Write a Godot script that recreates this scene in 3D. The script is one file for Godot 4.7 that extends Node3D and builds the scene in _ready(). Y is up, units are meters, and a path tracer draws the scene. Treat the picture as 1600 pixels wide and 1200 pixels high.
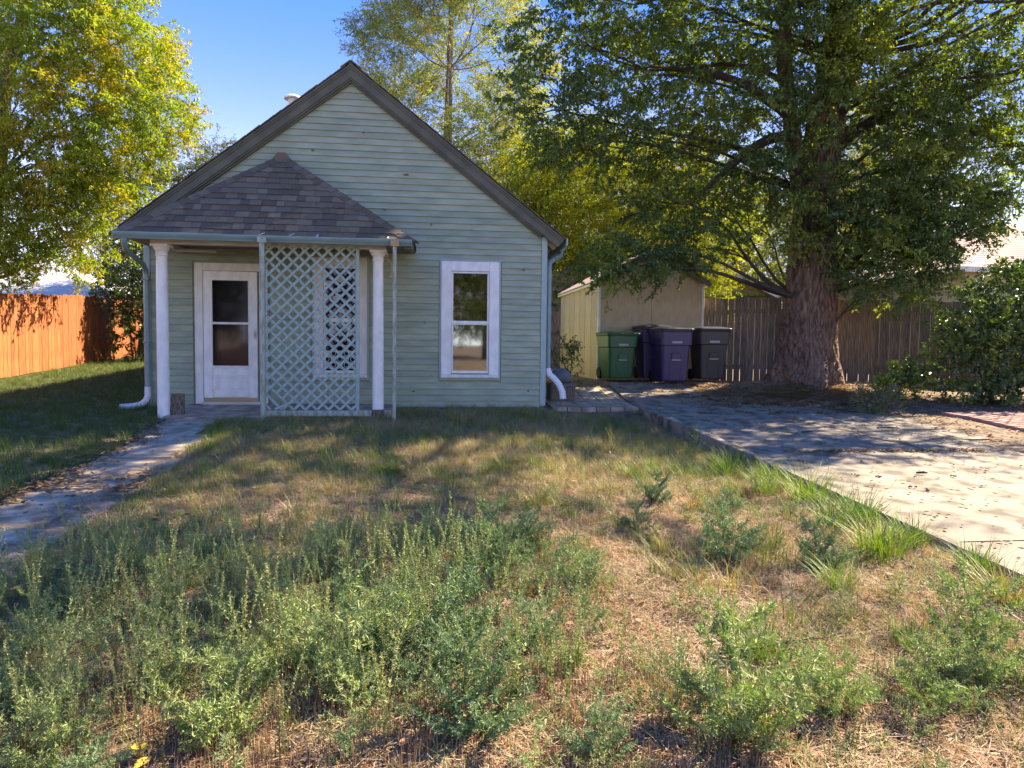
extends Node3D
# A small sage-green gabled house with a hipped porch, weedy lawn, driveway, bins, shed and trees.

var rng := RandomNumberGenerator.new()
var M := {}
var used := {}
var cache := {}
var n1 := FastNoiseLite.new()
var n2 := FastNoiseLite.new()
var n3 := FastNoiseLite.new()
var SUN := Vector3(0.671, 0.672, -0.313)

# ------------------------------------------------------------------ mesh builder
class Mb:
	var v := PackedVector3Array()
	var n := PackedVector3Array()
	var c := PackedColorArray()
	var col := Color.WHITE
	var colored := false
	func tri(a: Vector3, b: Vector3, d: Vector3) -> void:
		var q := (b - a).cross(d - a).normalized()
		v.append(a); v.append(d); v.append(b)
		n.append(q); n.append(q); n.append(q)
		if colored:
			c.append(col); c.append(col); c.append(col)
	func quad(a: Vector3, b: Vector3, d: Vector3, e: Vector3) -> void:
		tri(a, b, d); tri(a, d, e)
	func tri_n(a: Vector3, b: Vector3, d: Vector3, na: Vector3, nb: Vector3, nd: Vector3) -> void:
		v.append(a); v.append(d); v.append(b)
		n.append(na); n.append(nd); n.append(nb)
		if colored:
			c.append(col); c.append(col); c.append(col)
	# chamfered box in a frame
	func box(o: Vector3, s: Vector3, b := 0.0, bas := Basis()) -> void:
		var h := s * 0.5
		b = minf(b, minf(h.x, minf(h.y, h.z)) * 0.9)
		if b <= 0.0:
			var p := []
			for k in 8:
				p.append(o + bas * Vector3(h.x * (1 if k & 1 else -1), h.y * (1 if k & 2 else -1), h.z * (1 if k & 4 else -1)))
			quad(p[4], p[5], p[7], p[6]); quad(p[1], p[0], p[2], p[3]); quad(p[5], p[1], p[3], p[7]); quad(p[0], p[4], p[6], p[2]); quad(p[6], p[7], p[3], p[2]); quad(p[0], p[1], p[5], p[4])
			return
		var ax := [Vector3(1, 0, 0), Vector3(0, 1, 0), Vector3(0, 0, 1)]
		for a in 3:
			var a1 := (a + 1) % 3
			var a2 := (a + 2) % 3
			for sg in [-1.0, 1.0]:
				var f: Vector3 = ax[a] * h[a] * sg
				var u: Vector3 = ax[a1] * (h[a1] - b)
				var w: Vector3 = ax[a2] * (h[a2] - b)
				if sg > 0:
					quad(o + bas * (f - u - w), o + bas * (f + u - w), o + bas * (f + u + w), o + bas * (f - u + w))
				else:
					quad(o + bas * (f - u - w), o + bas * (f - u + w), o + bas * (f + u + w), o + bas * (f + u - w))
			# edges along axis a
			for s1 in [-1.0, 1.0]:
				for s2 in [-1.0, 1.0]:
					var e: Vector3 = ax[a] * (h[a] - b)
					var p1: Vector3 = ax[a1] * h[a1] * s1 + ax[a2] * (h[a2] - b) * s2
					var p2: Vector3 = ax[a1] * (h[a1] - b) * s1 + ax[a2] * h[a2] * s2
					if s1 * s2 > 0:
						quad(o + bas * (p1 - e), o + bas * (p2 - e) , o + bas * (p2 + e), o + bas * (p1 + e)) if false else quad(o + bas * (p1 + e), o + bas * (p1 - e), o + bas * (p2 - e), o + bas * (p2 + e))
					else:
						quad(o + bas * (p1 - e), o + bas * (p1 + e), o + bas * (p2 + e), o + bas * (p2 - e))
		for sx in [-1.0, 1.0]:
			for sy in [-1.0, 1.0]:
				for sz in [-1.0, 1.0]:
					var px := o + bas * Vector3(h.x * sx, (h.y - b) * sy, (h.z - b) * sz)
					var py := o + bas * Vector3((h.x - b) * sx, h.y * sy, (h.z - b) * sz)
					var pz := o + bas * Vector3((h.x - b) * sx, (h.y - b) * sy, h.z * sz)
					if sx * sy * sz > 0:
						tri(px, py, pz)
					else:
						tri(px, pz, py)
	func bar(a: Vector3, b: Vector3, w: float, t: float, up := Vector3.UP, ch := 0.0) -> void:
		var d := (b - a)
		var z := d.normalized()
		var x := up.cross(z).normalized()
		var y := z.cross(x)
		box((a + b) * 0.5, Vector3(w, t, d.length()), ch, Basis(x, y, z))
	# polygon in XY (ccw seen from +z) pushed from z0 to z1
	func prism(poly: PackedVector2Array, z0: float, z1: float, xf := Transform3D()) -> void:
		var t := Geometry2D.triangulate_polygon(poly)
		var cw := Geometry2D.is_polygon_clockwise(poly)
		for k in range(0, t.size(), 3):
			var a := poly[t[k]]
			var b := poly[t[k + 1]]
			var d := poly[t[k + 2]]
			if (b - a).cross(d - a) < 0:
				var q := b; b = d; d = q
			tri(xf * Vector3(a.x, a.y, z1), xf * Vector3(b.x, b.y, z1), xf * Vector3(d.x, d.y, z1))
			tri(xf * Vector3(a.x, a.y, z0), xf * Vector3(d.x, d.y, z0), xf * Vector3(b.x, b.y, z0))
		for k in poly.size():
			var a := poly[k]
			var b := poly[(k + 1) % poly.size()]
			if cw:
				var q := a; a = b; b = q
			quad(xf * Vector3(a.x, a.y, z0), xf * Vector3(b.x, b.y, z0), xf * Vector3(b.x, b.y, z1), xf * Vector3(a.x, a.y, z1))
	# rows of points -> smooth sheet (u along rows wraps if closed)
	func sheet(rows: Array, closed: bool) -> void:
		var nn := []
		var R := rows.size()
		var C: int = rows[0].size()
		for r in R:
			var line := PackedVector3Array()
			for k in C:
				var l: int = (k - 1 + C) % C if closed else maxi(k - 1, 0)
				var g: int = (k + 1) % C if closed else mini(k + 1, C - 1)
				var du: Vector3 = rows[r][g] - rows[r][l]
				var dv: Vector3 = rows[mini(r + 1, R - 1)][k] - rows[maxi(r - 1, 0)][k]
				line.append(du.cross(dv).normalized())
			nn.append(line)
		for r in R - 1:
			for k in (C if closed else C - 1):
				var g: int = (k + 1) % C
				tri_n(rows[r][k], rows[r][g], rows[r + 1][g], nn[r][k], nn[r][g], nn[r + 1][g])
				tri_n(rows[r][k], rows[r + 1][g], rows[r + 1][k], nn[r][k], nn[r + 1][g], nn[r + 1][k])
	func tube(path: PackedVector3Array, radii: PackedFloat32Array, sides := 8, cap := true) -> void:
		var rows := []
		var ref := Vector3(0.31, 0.2, 0.93).normalized()
		for k in path.size():
			var d := (path[mini(k + 1, path.size() - 1)] - path[maxi(k - 1, 0)]).normalized()
			if absf(d.dot(ref)) > 0.95:
				ref = Vector3(0.9, 0.1, 0.3).normalized()
			var x := (ref - d * ref.dot(d)).normalized()
			ref = x
			var y := d.cross(x)
			var row := PackedVector3Array()
			for s in sides:
				var an := TAU * s / sides
				row.append(path[k] + (x * cos(an) + y * sin(an)) * radii[k])
			rows.append(row)
		sheet(rows, true)
		if cap:
			for e in [0, path.size() - 1]:
				for s in sides:
					var a: Vector3 = rows[e][s]
					var b: Vector3 = rows[e][(s + 1) % sides]
					if e == 0:
						tri(path[e], b, a)
					else:
						tri(path[e], a, b)
	# profile (radius, height) turned round y
	func lathe(prof: PackedVector2Array, sides := 24, at := Vector3.ZERO) -> void:
		var rows := []
		for p in prof:
			var row := PackedVector3Array()
			for s in sides:
				var an := -TAU * s / sides
				row.append(at + Vector3(cos(an) * p.x, p.y, sin(an) * p.x))
			rows.append(row)
		for r in rows.size() - 1:
			sheet([rows[r], rows[r + 1]], true)
	func mesh() -> ArrayMesh:
		var a := []
		a.resize(Mesh.ARRAY_MAX)
		a[Mesh.ARRAY_VERTEX] = v
		a[Mesh.ARRAY_NORMAL] = n
		if colored:
			a[Mesh.ARRAY_COLOR] = c
		var m := ArrayMesh.new()
		m.add_surface_from_arrays(Mesh.PRIMITIVE_TRIANGLES, a)
		return m

# ------------------------------------------------------------------ scene helpers
func numbered(parent: Node, base: String) -> String:
	var key := str(parent.get_instance_id()) + base
	var k: int = used.get(key, 0)
	used[key] = k + 1
	return base if k == 0 else "%s_%03d" % [base, k]

func thing(called: String, label: String, category: String, at := Vector3.ZERO, group := "", yaw := 0.0) -> Node3D:
	var o := Node3D.new()
	o.name = numbered(self, called)
	o.position = at
	o.rotation.y = yaw
	add_child(o)
	tag(o, label, category, group)
	return o

func tag(o: Node3D, label: String, category: String, group := "", kind := "") -> Node3D:
	o.set_meta("label", label)
	o.set_meta("category", category)
	if group: o.set_meta("group", group)
	if kind: o.set_meta("kind", kind)
	return o

func put(parent: Node, called: String, mesh: Mesh, mat: Material, xf := Transform3D(), label := "") -> MeshInstance3D:
	var o := MeshInstance3D.new()
	o.name = numbered(parent, called)
	o.mesh = mesh
	o.material_override = mat
	o.transform = xf
	parent.add_child(o)
	if label: o.set_meta("label", label)
	return o

func puts(parent: Node, called: String, b: Mb, mat: Material, xf := Transform3D(), label := "") -> MeshInstance3D:
	return put(parent, called, b.mesh(), mat, xf, label)

func setting(called: String, mesh: Mesh, mat: Material, label: String, category: String) -> MeshInstance3D:
	var o := put(self, called, mesh, mat)
	tag(o, label, category, "", "structure")
	return o

func copy_of(src: Node3D, base: String, at: Vector3, yaw: float, scale3: Vector3, label: String, group: String) -> Node3D:
	var o: Node3D = src.duplicate()
	o.name = numbered(self, base)
	add_child(o)
	o.transform = Transform3D(Basis(Vector3.UP, yaw).scaled_local(scale3), at)
	o.set_meta("label", label)
	if group: o.set_meta("group", group)
	return o

func many(parent: Node, called: String, mesh: Mesh, mat: Material, xfs: Array, cols: Array) -> MultiMeshInstance3D:
	var mm := MultiMesh.new()
	mm.transform_format = MultiMesh.TRANSFORM_3D
	mm.use_colors = cols.size() > 0
	mm.mesh = mesh
	mm.instance_count = xfs.size()
	for k in xfs.size():
		mm.set_instance_transform(k, xfs[k])
		if cols.size() > 0:
			mm.set_instance_color(k, cols[k])
	var o := MultiMeshInstance3D.new()
	o.name = numbered(parent, called)
	o.multimesh = mm
	o.material_override = mat
	parent.add_child(o)
	return o

func box(s: Vector3, b := 0.004) -> ArrayMesh:
	var key := "b%.4f_%.4f_%.4f_%.4f" % [s.x, s.y, s.z, b]
	if not cache.has(key):
		var m := Mb.new()
		m.box(Vector3.ZERO, s, b)
		cache[key] = m.mesh()
	return cache[key]

func at(x: float, y: float, z: float) -> Transform3D:
	return Transform3D(Basis(), Vector3(x, y, z))

func boxat(parent: Node, called: String, lo: Vector3, hi: Vector3, mat: Material, b := 0.004, label := "") -> MeshInstance3D:
	return put(parent, called, box(hi - lo, b), mat, Transform3D(Basis(), (lo + hi) * 0.5), label)

func sm(a: float, b: float, x: float) -> float:
	return smoothstep(a, b, x)

func rr(a: float, b: float) -> float:
	return rng.randf_range(a, b)

func S(r: float, g: float, b: float) -> Color:   # linear base colour -> sRGB albedo
	return Color(r, g, b).linear_to_srgb()

# ------------------------------------------------------------------ materials
func ramp(stops: Array) -> Gradient:
	var g := Gradient.new()
	var o := PackedFloat32Array()
	var c := PackedColorArray()
	for s in stops:
		o.append(s[0]); c.append(s[1])
	g.offsets = o
	g.colors = c
	return g

func noise_tex(freq: float, stops: Array, oct := 4, type := FastNoiseLite.TYPE_SIMPLEX_SMOOTH, seed_ := 1, size := 512) -> NoiseTexture2D:
	var f := FastNoiseLite.new()
	f.noise_type = type
	f.frequency = freq
	f.fractal_octaves = oct
	f.seed = seed_
	var t := NoiseTexture2D.new()
	t.noise = f
	t.width = size
	t.height = size
	t.seamless = true
	t.generate_mipmaps = false
	if stops.size():
		t.color_ramp = ramp(stops)
	return t

func flat_mat(c: Color, rough := 0.8, metal := 0.0, spec := 0.5) -> StandardMaterial3D:
	var m := StandardMaterial3D.new()
	m.albedo_color = c
	m.roughness = rough
	m.metallic = metal
	m.metallic_specular = spec
	return m

# noise-toned material, mapped by the object's own axes
func tone(a: Color, b: Color, freq: float, scale3: Vector3, rough := 0.8, world := false, seed_ := 1, bump := 0.0, oct := 4) -> StandardMaterial3D:
	var m := StandardMaterial3D.new()
	m.albedo_texture = noise_tex(freq, [[0.25, a], [0.75, b]], oct, FastNoiseLite.TYPE_SIMPLEX_SMOOTH, seed_)
	m.roughness = rough
	m.uv1_triplanar = true
	m.uv1_world_triplanar = world
	m.uv1_scale = scale3
	if bump > 0.0:
		m.heightmap_enabled = true
		m.heightmap_scale = bump
		m.heightmap_texture = noise_tex(freq * 1.3, [], oct, FastNoiseLite.TYPE_SIMPLEX_SMOOTH, seed_ + 7)
	return m

func leaf_mat(back: Color, rough := 0.5) -> StandardMaterial3D:
	var m := StandardMaterial3D.new()
	m.vertex_color_use_as_albedo = true
	m.albedo_color = Color.WHITE
	m.roughness = rough
	m.cull_mode = BaseMaterial3D.CULL_DISABLED
	m.backlight_enabled = true
	m.backlight = back
	return m

func make_materials() -> void:
	# clapboard paint in three weathered variants
	for k in 5:
		var b: Color = [S(0.31, 0.352, 0.238), S(0.288, 0.332, 0.228), S(0.324, 0.364, 0.246), S(0.268, 0.315, 0.218), S(0.315, 0.348, 0.232)][k]
		M["siding%d" % k] = tone(b.darkened(0.09), b.lightened(0.03), 0.01, Vector3(0.3, 0.9, 0.3), 0.62, false, 11 + k, 0.015, 5)
	M.corner = tone(S(0.29, 0.37, 0.335), S(0.33, 0.40, 0.36), 0.01, Vector3(1, 0.4, 1), 0.6, false, 4)
	M.trim_dark = tone(S(0.07, 0.069, 0.042), S(0.10, 0.099, 0.062), 0.01, Vector3(0.5, 0.5, 0.5), 0.6, false, 5, 0.05)
	M.white = tone(S(0.68, 0.66, 0.61), S(0.79, 0.77, 0.72), 0.012, Vector3(1, 0.5, 1), 0.5, false, 6, 0.012)
	M.white_old = tone(S(0.60, 0.57, 0.51), S(0.71, 0.68, 0.62), 0.008, Vector3(1.2, 0.5, 1.2), 0.6, false, 8, 0.02, 5)
	M.beam = tone(S(0.50, 0.45, 0.38), S(0.60, 0.55, 0.47), 0.01, Vector3(0.4, 1, 1), 0.6, false, 9)
	M.soffit = tone(S(0.16, 0.15, 0.125), S(0.22, 0.20, 0.17), 0.01, Vector3(1, 1, 1), 0.7, false, 9)
	M.gutter = tone(S(0.155, 0.235, 0.235), S(0.20, 0.285, 0.28), 0.008, Vector3(0.5, 1, 1), 0.42, false, 3)
	M.lattice = tone(S(0.25, 0.335, 0.30), S(0.33, 0.41, 0.37), 0.02, Vector3(1, 1, 1), 0.65, false, 13)
	M.post_old = tone(S(0.24, 0.23, 0.16), S(0.36, 0.40, 0.33), 0.014, Vector3(2, 0.7, 2), 0.7, false, 15, 0.1)
	M.rust = tone(S(0.33, 0.16, 0.05), S(0.46, 0.38, 0.20), 0.03, Vector3(3, 3, 3), 0.8, false, 16)
	M.brass = flat_mat(S(0.36, 0.27, 0.12), 0.4, 0.5)
	for k in 5:
		var s: float = [0.050, 0.070, 0.088, 0.060, 0.105][k]
		var sc := S(s * 1.9, s * 1.38, s * 0.80)
		M["shingle%d" % k] = tone(sc.darkened(0.28), sc.lightened(0.12), 0.12, Vector3(3, 3, 3), 0.95, false, 20 + k, 0.18, 3)
	M.pane = flat_mat(S(0.23, 0.25, 0.26), 0.03, 1.0)
	M.pane_dark = flat_mat(S(0.028, 0.026, 0.038), 0.05, 0.85)
	M.lace = tone(S(0.35, 0.34, 0.32), S(0.62, 0.61, 0.57), 0.05, Vector3(3, 3, 3), 0.9, false, 31)
	M.concrete = tone(S(0.19, 0.155, 0.118), S(0.25, 0.208, 0.162), 0.012, Vector3(0.2, 0.2, 0.2), 0.9, true, 40, 0.0, 8)
	M.concrete.detail_enabled = true
	M.concrete.detail_blend_mode = BaseMaterial3D.BLEND_MODE_MUL
	M.concrete.detail_albedo = noise_tex(0.02, [[0.22, Color(0.66, 0.64, 0.62)], [0.38, Color(0.9, 0.89, 0.88)], [0.6, Color(1, 1, 1)], [1.0, Color.WHITE]], 7, FastNoiseLite.TYPE_SIMPLEX, 77)
	M.concrete_dim = tone(S(0.22, 0.168, 0.112), S(0.42, 0.33, 0.23), 0.012, Vector3(0.5, 0.5, 0.5), 0.92, true, 41, 0.0, 7)
	M.soil = tone(S(0.085, 0.055, 0.034), S(0.23, 0.155, 0.095), 0.02, Vector3(0.45, 0.45, 0.45), 0.98, true, 50, 1.6, 7)
	M.mulch = tone(S(0.08, 0.052, 0.035), S(0.24, 0.165, 0.11), 0.05, Vector3(0.6, 0.6, 0.6), 0.98, true, 51, 1.8, 5)
	M.asphalt = tone(S(0.05, 0.05, 0.052), S(0.09, 0.09, 0.09), 0.05, Vector3(0.5, 0.5, 0.5), 0.9, true, 52)
	for k in 4:
		var c: Color = [S(0.40, 0.10, 0.018), S(0.35, 0.085, 0.015), S(0.44, 0.12, 0.025), S(0.37, 0.092, 0.018)][k]
		M["cedar%d" % k] = tone(c.darkened(0.3), c.lightened(0.06), 0.02, Vector3(5, 0.22, 5), 0.7, false, 60 + k, 0.15, 5)
		var g: Color = [S(0.27, 0.20, 0.14), S(0.235, 0.18, 0.135), S(0.30, 0.22, 0.15), S(0.22, 0.165, 0.125)][k]
		M["greyboard%d" % k] = tone(g.darkened(0.35), g.lightened(0.08), 0.02, Vector3(5, 0.22, 5), 0.9, false, 64 + k, 0.2, 5)
	for k in 2:
		M["shed%d" % k] = tone([S(0.42, 0.33, 0.205), S(0.45, 0.36, 0.225)][k], [S(0.47, 0.38, 0.24), S(0.52, 0.42, 0.265)][k], 0.012, Vector3(1.2, 0.4, 1.2), 0.7, false, 70 + k, 0.06)
	M.pink_shingle = tone(S(0.30, 0.185, 0.15), S(0.46, 0.32, 0.27), 0.06, Vector3(2, 2, 2), 0.95, false, 72, 0.2)
	M.grey_shingle = tone(S(0.36, 0.345, 0.34), S(0.50, 0.485, 0.475), 0.06, Vector3(2, 2, 2), 0.95, false, 73, 0.2)
	M.tan_wall = tone(S(0.42, 0.37, 0.28), S(0.47, 0.42, 0.33), 0.01, Vector3(0.4, 1, 0.4), 0.8, false, 74)
	M.olive_wall = tone(S(0.38, 0.37, 0.25), S(0.43, 0.42, 0.29), 0.01, Vector3(0.4, 1, 0.4), 0.8, false, 75)
	M.bark = tone(S(0.075, 0.046, 0.03), S(0.31, 0.195, 0.135), 0.022, Vector3(1.7, 0.22, 1.7), 0.97, false, 80, 4.0, 6)
	M.limb = tone(S(0.03, 0.023, 0.018), S(0.09, 0.068, 0.05), 0.03, Vector3(2, 0.8, 2), 0.95, false, 81, 1.0)
	M.pale_limb = tone(S(0.12, 0.095, 0.07), S(0.28, 0.23, 0.18), 0.03, Vector3(2, 0.8, 2), 0.95, false, 82, 1.0)
	M.stump = tone(S(0.09, 0.065, 0.045), S(0.27, 0.21, 0.155), 0.03, Vector3(4, 0.7, 4), 0.97, false, 83, 2.0)
	M.bin_green = flat_mat(S(0.014, 0.085, 0.032), 0.42)
	M.bin_purple = flat_mat(S(0.036, 0.023, 0.08), 0.42)
	M.bin_black = flat_mat(S(0.018, 0.018, 0.022), 0.42)
	M.bin_lid = flat_mat(S(0.022, 0.022, 0.026), 0.36)
	M.rubber = flat_mat(S(0.015, 0.015, 0.015), 0.8)
	M.print = flat_mat(S(0.55, 0.56, 0.56), 0.6)
	M.steel = flat_mat(S(0.42, 0.42, 0.42), 0.4, 0.6)
	M.pvc = tone(S(0.62, 0.62, 0.60), S(0.76, 0.76, 0.75), 0.02, Vector3(3, 3, 3), 0.5, false, 90)
	M.stone = tone(S(0.09, 0.095, 0.105), S(0.17, 0.175, 0.185), 0.02, Vector3(3, 3, 3), 0.85, false, 91)
	for k in 3:
		var bc: Color = [S(0.40, 0.20, 0.155), S(0.46, 0.255, 0.20), S(0.35, 0.185, 0.15)][k]
		M["brick%d" % k] = tone(bc.darkened(0.2), bc.lightened(0.1), 0.04, Vector3(4, 4, 4), 0.9, false, 92 + k)
	M.leaf = leaf_mat(Color(1.0, 1.0, 0.45), 0.5)
	M.leaf_glossy = leaf_mat(Color(0.6, 0.7, 0.25), 0.38)
	M.grass = leaf_mat(Color(0.75, 0.8, 0.4), 0.6)
	M.dry = leaf_mat(Color(0.4, 0.36, 0.25), 0.9)
	M.weed = leaf_mat(Color(0.6, 0.7, 0.4), 0.65)

# ------------------------------------------------------------------ terrain
func drive_y(z: float) -> float:
	if z > 0.0:
		return -0.1 - 0.05 * minf(z, 12.0)
	return -0.1 + 0.35 * sm(0.0, -3.0, z) * 1.0 - 0.0

func plane_y(z: float) -> float:
	return -0.1 - 0.05 * clampf(z, -12.0, 12.0)

func ground(x: float, z: float) -> float:
	var wz := sm(-0.4, 0.6, z)
	var w := sm(lerpf(1.9, 3.55, wz), lerpf(2.4, 3.60, wz), x)
	var lawn := plane_y(z)
	lawn -= 0.13 * sm(1.2, 3.2, x) * sm(-0.2, 0.6, z) * (1.0 - sm(2.5, 6.5, z)) * (1.0 if x < 3.9 else 0.0)
	if z > 9.8 and x < 3.5:
		pass
	var d := drive_y(z) - 0.035
	if x > 7.0:
		d += 0.03 * sm(7.0, 7.6, x)
	var y := lerpf(lawn, d, w)
	if z > 24.0:
		y += 0.045 * minf(z - 24.0, 40.0)
	# mound of litter round the big tree
	y += 0.05 * exp(-(pow((x - 7.6) / 1.5, 2) + pow((z + 1.7) / 0.9, 2)))
	var rough := 0.018 * n1.get_noise_2d(x * 3.0, z * 3.0)
	if x > 3.58 and x < 7.4 and z > -3.0:
		rough = 0.0
	if x > -3.7 and x < -2.2 and z > 0.0:
		rough = -0.004
	return y + rough

func build_ground() -> void:
	var xs := PackedFloat32Array()
	var zs := PackedFloat32Array()
	for k in [-400, -200, -110, -60, -40, -28, -20, -16]:
		xs.append(k)
	var x := -13.0
	while x < 14.0:
		xs.append(x)
		x += 0.25
	xs.append(3.56); xs.append(3.605); xs.append(3.9); xs.append(3.89)
	for k in [14.5, 16, 20, 28, 40, 60, 110, 200, 400]:
		xs.append(k)
	for k in [-400, -200, -110, -70, -45, -30, -22, -17]:
		zs.append(k)
	var z := -14.0
	while z < 13.0:
		zs.append(z)
		z += 0.25
	for k in [13.5, 16, 20, 28, 40, 60, 110, 200, 400]:
		zs.append(k)
	xs.sort(); zs.sort()
	var rows := []
	for zi in zs.size():
		var row := PackedVector3Array()
		for xi in xs.size():
			row.append(Vector3(xs[xi], ground(xs[xi], zs[zi]), zs[zi]))
		rows.append(row)
	rows.reverse()
	var b := Mb.new()
	b.sheet(rows, false)
	setting("ground", b.mesh(), M.soil, "bare brown soil of the front yard with dry straw showing through", "ground")

func slab(poly_lo: Vector2, poly_hi: Vector2, th: float, step := 0.3, lift := 0.0) -> ArrayMesh:
	var b := Mb.new()
	var nx := maxi(2, int((poly_hi.x - poly_lo.x) / step))
	var nz := maxi(2, int((poly_hi.y - poly_lo.y) / step))
	var rows := []
	for j in nz + 1:
		var row := PackedVector3Array()
		var z := lerpf(poly_hi.y, poly_lo.y, float(j) / nz)
		for i in nx + 1:
			var x := lerpf(poly_lo.x, poly_hi.x, float(i) / nx)
			row.append(Vector3(x, (drive_y(z) if x > 2.0 else plane_y(z)) + lift + 0.004 * n1.get_noise_2d(x * 0.7, z * 0.7), z))
		rows.append(row)
	b.sheet(rows, false)
	# skirts
	for j in nz:
		for e in [0, nx]:
			var p: Vector3 = rows[j][e]
			var q: Vector3 = rows[j + 1][e]
			if e == 0:
				b.quad(q - Vector3(0, th, 0), p - Vector3(0, th, 0), p, q)
			else:
				b.quad(p - Vector3(0, th, 0), q - Vector3(0, th, 0), q, p)
	for i in nx:
		for e in [0, nz]:
			var p: Vector3 = rows[e][i]
			var q: Vector3 = rows[e][i + 1]
			if e == 0:
				b.quad(p - Vector3(0, th, 0), q - Vector3(0, th, 0), q, p)
			else:
				b.quad(q - Vector3(0, th, 0), p - Vector3(0, th, 0), p, q)
	return b.mesh()

func walk_l(z: float) -> float:
	return lerpf(-3.52, -3.27, sm(1.2, 3.8, z))

func walk_r(z: float) -> float:
	return lerpf(-2.82, -2.42, sm(1.2, 4.8, z))

func build_paving() -> void:
	var d := Node3D.new()
	d.name = "driveway"
	add_child(d)
	tag(d, "wide beige concrete driveway in slabs, littered with leaves, right of the lawn", "driveway", "", "structure")
	var zc := [-0.75, 0.60, 3.78, 7.0, 10.2, 13.0]
	for k in zc.size() - 1:
		put(d, "slab", slab(Vector2(3.67, zc[k] + 0.012), Vector2(7.12 if k > 0 else 6.9, zc[k + 1] - 0.012), 0.12), M.concrete)
	put(d, "slab", slab(Vector2(7.14, 0.61), Vector2(7.55, 3.0), 0.12), M.concrete)
	put(d, "slab", slab(Vector2(3.67, -2.4), Vector2(5.2, -0.77), 0.12), M.concrete)
	for q in [[4.4, 7.6, 7.0, 6.9], [6.1, 3.8, 5.6, 0.62], [5.9, 10.1, 6.4, 7.05]]:
		var b := Mb.new()
		var prev := Vector3.ZERO
		for k in 15:
			var t := k / 14.0
			var x := lerpf(q[0], q[2], t) + rr(-0.06, 0.06)
			var zz := lerpf(q[1], q[3], t) + rr(-0.06, 0.06)
			var p := Vector3(x, drive_y(zz) + 0.0055, zz)
			if k > 0:
				b.bar(prev, p, rr(0.003, 0.008), 0.006)
			prev = p
		puts(d, "crack", b, M.mulch)
	# raised kerb along the lawn
	var k := thing("kerb", "low concrete kerb edging the driveway beside the grass clumps", "kerb")
	var z := 0.25
	while z < 12.5:
		var z1 := minf(z + rr(2.2, 2.8), 12.6)
		var a := Vector3(3.61, plane_y(z) - 0.105, z + 0.006)
		var c := Vector3(3.61, plane_y(z1) - 0.105, z1 - 0.006)
		var b := Mb.new()
		b.bar(a, c, 0.115, 0.34, Vector3.UP, 0.014)
		puts(k, "kerb_stone", b, M.concrete)
		z = z1
	# garden walk to the porch
	var w := Node3D.new()
	w.name = "front_walk"
	add_child(w)
	tag(w, "narrow worn concrete walk from the porch towards the street", "walk", "", "structure")
	var wz := [1.22, 2.5, 3.9, 5.15, 6.3, 7.6, 9.0, 10.5, 12.0]
	for i in wz.size() - 1:
		put(w, "slab", slab(Vector2(walk_l((wz[i] + wz[i + 1]) * 0.5) + 0.02 * sin(i * 2.0), wz[i] + 0.015), Vector2(walk_r((wz[i] + wz[i + 1]) * 0.5) + 0.03 * sin(i * 3.1), wz[i + 1] - 0.015), 0.1, 0.25, 0.015 + 0.006 * sin(i * 1.7)), M.concrete_dim)
	# strips of paving at the house corner
	var p := thing("paver_strips", "ramp of grey concrete strips between house corner and driveway", "pavers")
	for i in 6:
		var x0 := 2.12 + i * 0.242
		var z0 := 0.16
		var cuts := [z0, z0 - rr(0.5, 1.0), z0 - 1.9]
		for j in 2:
			put(p, "paver", slab(Vector2(x0, cuts[j + 1] + 0.008), Vector2(x0 + 0.226, cuts[j] - 0.008), 0.08, 0.2, 0.03), M.concrete_dim)
	# brick path on the far right
	var bp := thing("brick_path", "pinkish brick path beyond the driveway under the big shrub", "path")
	for i in 9:
		for j in 20:
			var x := 8.62 + j * 0.112 + rr(-0.004, 0.004)
			var zz := 0.85 + i * 0.212 + (0.106 if j % 2 else 0.0)
			put(bp, "brick", box(Vector3(0.102, 0.06, 0.2), 0.006), M["brick%d" % (rng.randi() % 3)], Transform3D(Basis(Vector3.UP, rr(-0.02, 0.02)), Vector3(x, ground(x, zz) + 0.02 + rr(-0.004, 0.006), zz)))
	# street behind the camera
	var sw := Mb.new()
	sw.box(Vector3(0, -0.72, 13.3), Vector3(120, 0.16, 1.4), 0.01)
	setting("sidewalk", sw.mesh(), M.concrete, "pale concrete sidewalk along the street in front of the yard", "sidewalk")
	var st := Mb.new()
	st.box(Vector3(0, -0.78, 20.0), Vector3(160, 0.2, 8.5), 0.0)
	setting("street", st.mesh(), M.asphalt, "asphalt street in front of the yard", "street")

# ------------------------------------------------------------------ house
const WL := -4.224
const WR := 1.986
const RX := -1.13       # ridge
const RS := 0.764        # roof slope
const RY := 5.275         # ridge height at the top of the roof deck

func under_roof(x: float) -> float:
	return RY - 0.26 - absf(x - RX) * RS

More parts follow.
